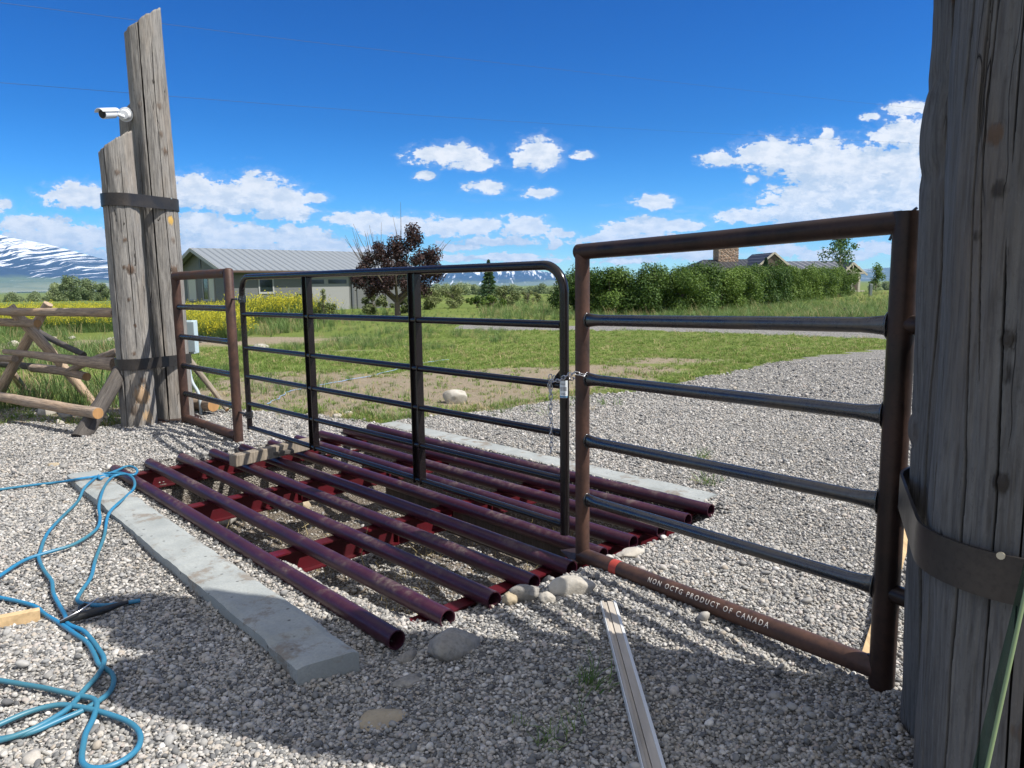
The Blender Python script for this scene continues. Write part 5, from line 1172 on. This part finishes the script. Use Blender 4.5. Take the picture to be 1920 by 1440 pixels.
# hedge shrubs: three sources, then copies
HW = [(3.5, 37.), (5.0, 36.2), (6.5, 35.6), (8.0, 35.8), (9.5, 37.6), (11.0, 39.8), (12.5, 42.2), (14.0, 44.6), (15.6, 47.2), (17.2, 49.8), (19.0, 52.3), (20.9, 55.1), (22.8, 57.9), (24.8, 60.8), (26.8, 63.6), (28.7, 66.4), (30.4, 69.)]
ORD = ['first', 'second', 'third', 'fourth', 'fifth', 'sixth', 'seventh', 'eighth', 'ninth', 'tenth', 'eleventh', 'twelfth', 'thirteenth', 'fourteenth', 'fifteenth', 'sixteenth', 'seventeenth', 'eighteenth']
src = []
for k in range(3):
    e = empty('hedge_shrub', (0, 0, 0), 'x', 'shrub'); r_ = np.random.default_rng(80+k); lob = []; lr = []
    for j in range(30): a = r_.uniform(0, 6.28); q = r_.uniform(.1, 1.2); lob.append((math.cos(a)*q, math.sin(a)*q, r_.uniform(.25, 1.95)-.12*q)); lr.append(r_.uniform(.38, .62))
    crown('crown', e, lob, lr, 17000, .052, M_HEDGE, 90+k, shell=.4, up=.5)
    branches(e, [([(0, 0, -.1), (r_.normal(0, .2), r_.normal(0, .2), .9), (r_.normal(0, .4), r_.normal(0, .4), 1.7)], [.06, .04, .02]) for _ in range(5)], name='stems'); src.append(e)
for i, (x_, y_) in enumerate(HW):
    o = src[i] if i < 3 else copy_tree(src[i % 3]); s = 1.0+.08*math.sin(i*2.1)
    o.location = (x_, y_, 0); o.rotation_euler = (0, 0, i*1.9); o.scale = (1.12*s, 1.12*s, (1.03+.06*math.sin(i*3.7))*(1.12 if i > 7 else 1.))
    tag(o, '%s dense green shrub of the hedge counted from the gate latch side' % ORD[i], 'shrub', 'green shrubs making the long hedge')
def generic_tree(name, px, pyb, d, h, wd, m, seed, label, cat, n=3000, leaf=.12, trunk_h=.35, bark=M_BARK, group=None, shell=.4, nl=14, low=None):
    p = D(px, pyb, d); e = empty(name, (p[0], p[1], zz(p[0], p[1]) if d < 300 else -.3), label, cat, group); r_ = np.random.default_rng(seed); lob = []; lr = []; th = h*trunk_h
    for j in range(nl):
        t = j/(nl-1); z_ = th+(h-th)*(.10+.82*t); w = wd/2*math.sin(math.pi*(.18+.70*t))*.72; a = r_.uniform(0, 6.28); q = w*r_.uniform(.2, 1.)
        lob.append((math.cos(a)*q, math.sin(a)*q, z_)); lr.append(min(wd*.22, (h-th)*.24)*r_.uniform(.7, 1.15))
    crown('crown', e, lob, lr, n, leaf, m, seed, shell=shell)
    sg = [([(0, 0, -.2), (0, 0, h*.5), (0, 0, h*.9)], [h*.018+.02, h*.012+.01, .012])]+[([(0, 0, max(.1, c[2]-.18*h)), (c[0]*.6, c[1]*.6, c[2]-.04*h), c], [h*.006+.008, h*.004+.005, .008]) for c in lob]
    branches(e, sg, bark, 'trunk', 6); return e
generic_tree('aspen_tree', 1572, 560, 80, 6.6, 4.4, M_ASPEN, 5, 'slender young tree with airy leaves rising over the porch', 'tree', 1500, .13, .48, M_PALEBARK, shell=.2, nl=18)
generic_tree('young_tree', 1642, 545, 95, 3.3, 2.2, M_ASPEN, 6, 'small leafy tree just right of the porch', 'tree', 900, .12, .3)
generic_tree('shrub_tree', 1690, 540, 150, 4.2, 6.5, M_COTT, 7, 'low round bush beyond the small tree at far right', 'tree', 1500, .16, .05)
def conifer(px, d, h, w, label, seed):
    p = D(px, 560, d); e = empty('spruce_tree', (p[0], p[1], 0), label, 'tree', None); r_ = np.random.default_rng(seed); n = 4200
    t = r_.random(n)**.8; z_ = h*(.06+.94*t); lay = np.abs(((z_/h*11) % 1)-.5)*2; rr = w/2*(1-t)*(.55+.45*lay)*r_.random(n)**.45+.03; a = r_.uniform(0, 6.28, n)
    P = np.stack([np.cos(a)*rr, np.sin(a)*rr, z_-rr*.30], 1); dr = np.stack([np.cos(a), np.sin(a), -.25+r_.normal(0, .25, n)], 1); dr /= np.linalg.norm(dr, axis=1)[:, None]
    sdn = np.cross(dr, r_.normal(size=(n, 3))); sdn /= np.linalg.norm(sdn, axis=1)[:, None]; s = h*.030
    V = np.stack([P-dr*s, P-sdn*s*.35, P+dr*s, P+sdn*s*.35], 1).reshape(-1, 3); me = bpy.data.meshes.new('crown'); me.from_pydata(V.tolist(), [], np.arange(4*n).reshape(n, 4).tolist()); me.materials.append(M_SPRUCE)
    o = bpy.data.objects.new('crown', me); COL.objects.link(o); o.parent = e; branches(e, [([(0, 0, -.1), (0, 0, h*.6), (0, 0, h*.97)], [h*.02, h*.012, .01])]); return e
conifer(917, 62, 3.6, 2.5, 'dark spruce standing before the snowy mountains, left of the gate latch', 1)
conifer(1434, 82, 4.1, 2.8, 'small dark spruce in front of the dark metal roof', 2)
SH = [(700, 41, 1.1, 2.4, 'scrubby grey green bush at the left foot of the purple tree'), (612, 33, .8, 1.6, 'low scrubby bush before the garage door'), (565, 37, 1.15, 2.6, 'round green bush below the house window'), (800, 47, 1.35, 3.4, 'olive bush right of the purple tree'),
      (850, 50, 1.40, 3.8, 'wide olive bush left of the dark spruce'), (895, 50, .7, 2.4, 'low dark bush at the foot of the spruce'), (945, 52, 1.35, 2.8, 'open branched bush right of the spruce'), (925, 46, .8, 2.4, 'low green bush in front of the spruce'), (990, 62, 1.0, 4., 'broad olive bush near the rounded gate corner'), (760, 42, .8, 2.2, 'low green bush at the right foot of the purple tree')]
for k, (px, d, h, w, lb) in enumerate(SH): generic_tree('field_bush', px, 585, d, h, w, M_SHRUB if k not in (5, 7) else M_HEDGE, 120+k, lb, 'bush', 2600, .06, .04, shell=.3, group='bushes in the field behind the gate')
generic_tree('mullein_weed', 607, 585, 31, 1.5, .5, M_SHRUB, 140, 'tall spiky weed standing before the garage door', 'weed', 500, .04, .05)
# far cottonwoods, one source per shape then copies
csrc = []
for k in range(4):
    e = generic_tree('cottonwood_tree', 0, 545, 250, 6.5, 8.5, M_COTT, 150+k, 'x', 'tree', 5000, .22, .10, shell=.35, nl=20); csrc.append(e)
spots = [(20, 190, .62, 'first'), (62, 200, .70, 'second'), (-15, 205, .62, 'hidden'), (106, 150, .58, 'a'), (134, 140, .66, 'b'), (166, 145, .60, 'c'), (188, 150, .56, 'd')]
names = {0: 'dark low cottonwood at the left edge of the far field', 1: 'rounded low cottonwood next along from the left edge', 3: 'left tree of the big grey green clump left of the gate logs', 4: 'tallest tree in the clump left of the gate logs', 5: 'third tree of the clump left of the gate logs', 6: 'tree partly hidden by the left gate logs', 2: 'far cottonwood cut by the left edge of the field'}
def place(o, px, d, s, zs=1.):
    p = D(px, 545, d); o.location = (p[0], p[1], zz(p[0], p[1])); o.rotation_euler = (0, 0, px*.7); o.scale = (s, s, s*zs)
for i, (px, d, s, _) in enumerate(spots):
    o = csrc[i] if i < 4 else copy_tree(csrc[i % 4]); place(o, px, d, s*1.05, 1.); tag(o, names[i], 'tree', 'cottonwoods at the far side of the field')
for i in range(26):
    px = 775+i*11.5+rng.normal(0, 2); d = 330+rng.normal(0, 22); o = copy_tree(csrc[i % 4]); place(o, px, d, 1.22+rng.uniform(-.12, .14)); tag(o, 'pale green cottonwood in the even tree line below the centre mountains', 'tree', 'cottonwood row below the centre mountains')
for i in range(9):
    px = 1640+i*22; d = 380+rng.normal(0, 20); o = copy_tree(csrc[i % 4]); place(o, px, d, .95+rng.uniform(-.12, .2)); tag(o, 'far cottonwood in the row below the blue hills at right', 'tree', 'cottonwood row below the right hills')
for i in range(22):
    px = -60+i*14+rng.normal(0, 3); d = 420+rng.normal(0, 25); o = copy_tree(csrc[i % 4]); place(o, px, d, .8+rng.uniform(-.12, .2)); tag(o, 'far low cottonwood in the thin line below the left mountain', 'tree', 'cottonwood row below the left mountain')
# small posts on the lawn and a grey bollard
b = MB(); p = D(1632, 545, 66); b.box((p[0], p[1], .55), .26, .26, 1.3); tag(bevel(b.build('utility_pedestal', mat('grey_green_enamel', (.16, .19, .20), .6)[0], loc=(p[0], p[1], 0)), .05), 'grey green utility pedestal standing right of the porch', 'utility box')
b = MB(); p = G(1583, 590); b.tube([(p[0], p[1], 0), (p[0], p[1], .16), (p[0], p[1], .22)], [.02, .02, .05], 10); b.tube([(p[0], p[1], .22), (p[0], p[1], .30)], .05, 12); tag(b.build('yard_light', M_BLACKPL, loc=(p[0], p[1], 0)), 'small black stake light in the mown grass beyond the gate', 'garden light')

# ------------------------------------------------------------------ mountains
def M_MTN(name, snow_lo, snow_hi, low, mid, rock, forest=0.):
    m, nt, b = mat(name, rough=.95, spec=.05); g = N(nt, 'ShaderNodeNewGeometry'); P = g.outputs['Position']
    z = N(nt, 'ShaderNodeSeparateXYZ', None, Vector=P).outputs[2]; nz = N(nt, 'ShaderNodeSeparateXYZ', None, Vector=g.outputs['Normal']).outputs[2]
    n = NOISE(nt, SCALE(nt, P, (.015, .0001, .0075)), 1., 8, .68); n2 = NOISE(nt, SCALE(nt, P, (.0009, .0009, .0009)), 1., 5, .6)
    zz_ = MA(nt, 'ADD', z, MA(nt, 'MULTIPLY_ADD', n2, 300., -150.))
    c = MIX(nt, MR(nt, zz_, 40., snow_lo*.55), low, mid); c = MIX(nt, MR(nt, zz_, snow_lo*.65, snow_lo*.95), c, rock)
    at = N(nt, 'ShaderNodeAttribute', {'attribute_name': 'snow'}).outputs['Fac']
    s = MA(nt, 'ADD', MR(nt, z, snow_lo, snow_hi, -.26, .40), MA(nt, 'ADD', at, MA(nt, 'MULTIPLY_ADD', n, 3.4, -1.7)))
    link(nt, MIX(nt, MR(nt, s, .05, .22), c, (.80, .82, .86)), b.inputs['Base Color']); return m
def mountain(name, prof, d, depth, m, label, seed, amp=.16, nx_=260, ny_=90):
    """prof: (column, row) of the skyline; the ridge stands at distance d and falls towards the valley over depth metres"""
    px = np.array([p[0] for p in prof]); pts = np.array([D(p[0], p[1], d) for p in prof]); X_ = np.linspace(pts[0, 0], pts[-1, 0], nx_); Hh = np.interp(X_, pts[:, 0], pts[:, 2])
    U_ = np.linspace(0, 1, ny_); XX, UU = np.meshgrid(X_, U_); HH = np.tile(Hh, (ny_, 1)); x_ = XX.ravel(); u_ = UU.ravel(); h_ = HH.ravel()
    y_ = d+depth*.35-u_*depth*1.35       # from behind the ridge to the foot
    k = np.where(u_ < .26, 1-.5*((.26-u_)/.26), 1-sst(u_, .26, 1.)**.62)
    P = np.stack([x_/900., y_/1500., x_*0+.5], 1); rd = 1-np.abs(fbm(P, 5, seed)); gul = 1-np.abs(vn(np.stack([x_/420.+.6*fbm(P*2, 2, seed+5), y_/2600., x_*0], 1), seed+2))
    z_ = h_*k+h_*amp*((rd-.6)*1.2+(gul-.5)*.9)*(4*k*(1-k)+.15)*np.where(u_ < .30, .3, 1)
    z_ = np.where(u_ > .97, -40, z_); Ix = np.arange(nx_*ny_).reshape(ny_, nx_); Fq = np.stack([Ix[:-1, :-1], Ix[1:, :-1], Ix[1:, 1:], Ix[:-1, 1:]], -1).reshape(-1, 4)
    o = mesh_np(name, np.stack([x_, y_, z_], 1), Fq, m, smooth=True); a = o.data.attributes.new('snow', 'FLOAT', 'POINT'); a.data.foreach_set('value', ((gul-.62)*.2).astype(np.float32)); return tag(o, label, None, None, 'structure')
ml = M_MTN('left_mountain', 180, 760, (.20, .22, .13), (.11, .15, .085), (.028, .045, .075))
mountain('mountain', [(-900, 520), (-500, 470), (-250, 452), (-80, 436), (0, 440), (20, 445), (45, 450), (90, 458), (150, 474), (205, 489), (260, 506), (330, 524), (400, 538), (470, 546)], 10500, 5200, ml, 'snow streaked blue mountain falling to the right at the left edge', 3)
mc = M_MTN('centre_mountains', 110, 400, (.16, .19, .12), (.07, .09, .07), (.03, .048, .08))
mountain('mountain_range', [(640, 536), (700, 528), (760, 512), (800, 505), (850, 509), (885, 503), (905, 505), (930, 500), (960, 502), (985, 504), (1010, 508), (1040, 512), (1100, 519), (1160, 524), (1260, 530)], 15500, 5000, mc, 'distant snowy mountain range seen through the gate top', 9)
mr = M_MTN('right_hills', 3000, 4000, (.10, .12, .09), (.07, .09, .07), (.07, .08, .07))
mountain('hills', [(1200, 528), (1400, 520), (1560, 508), (1640, 503), (1680, 501), (1720, 499), (1800, 497), (1900, 499), (2100, 502), (2500, 510)], 14000, 3500, mr, 'low forested blue hills at the far right', 12, .08)

# ------------------------------------------------------------------ air
if True:
    b = MB(); b.box((0, 6500, 530-42), 40000, 23000, 1060); hz = b.build('haze', None); hz.location = (0, 0, 0)
    m = bpy.data.materials.new('haze_air'); m.use_nodes = True; nt = m.node_tree; nt.nodes.clear(); out = nt.nodes.new('ShaderNodeOutputMaterial')
    pv = N(nt, 'ShaderNodeVolumePrincipled', None, Color=(.24, .54, 1., 1), Density=4.8e-5, Anisotropy=.1); link(nt, pv.outputs[0], out.inputs['Volume'])
    hz.data.materials.append(m); tag(hz, 'thin blue air between the viewer and the mountains', 'haze', None, 'stuff')
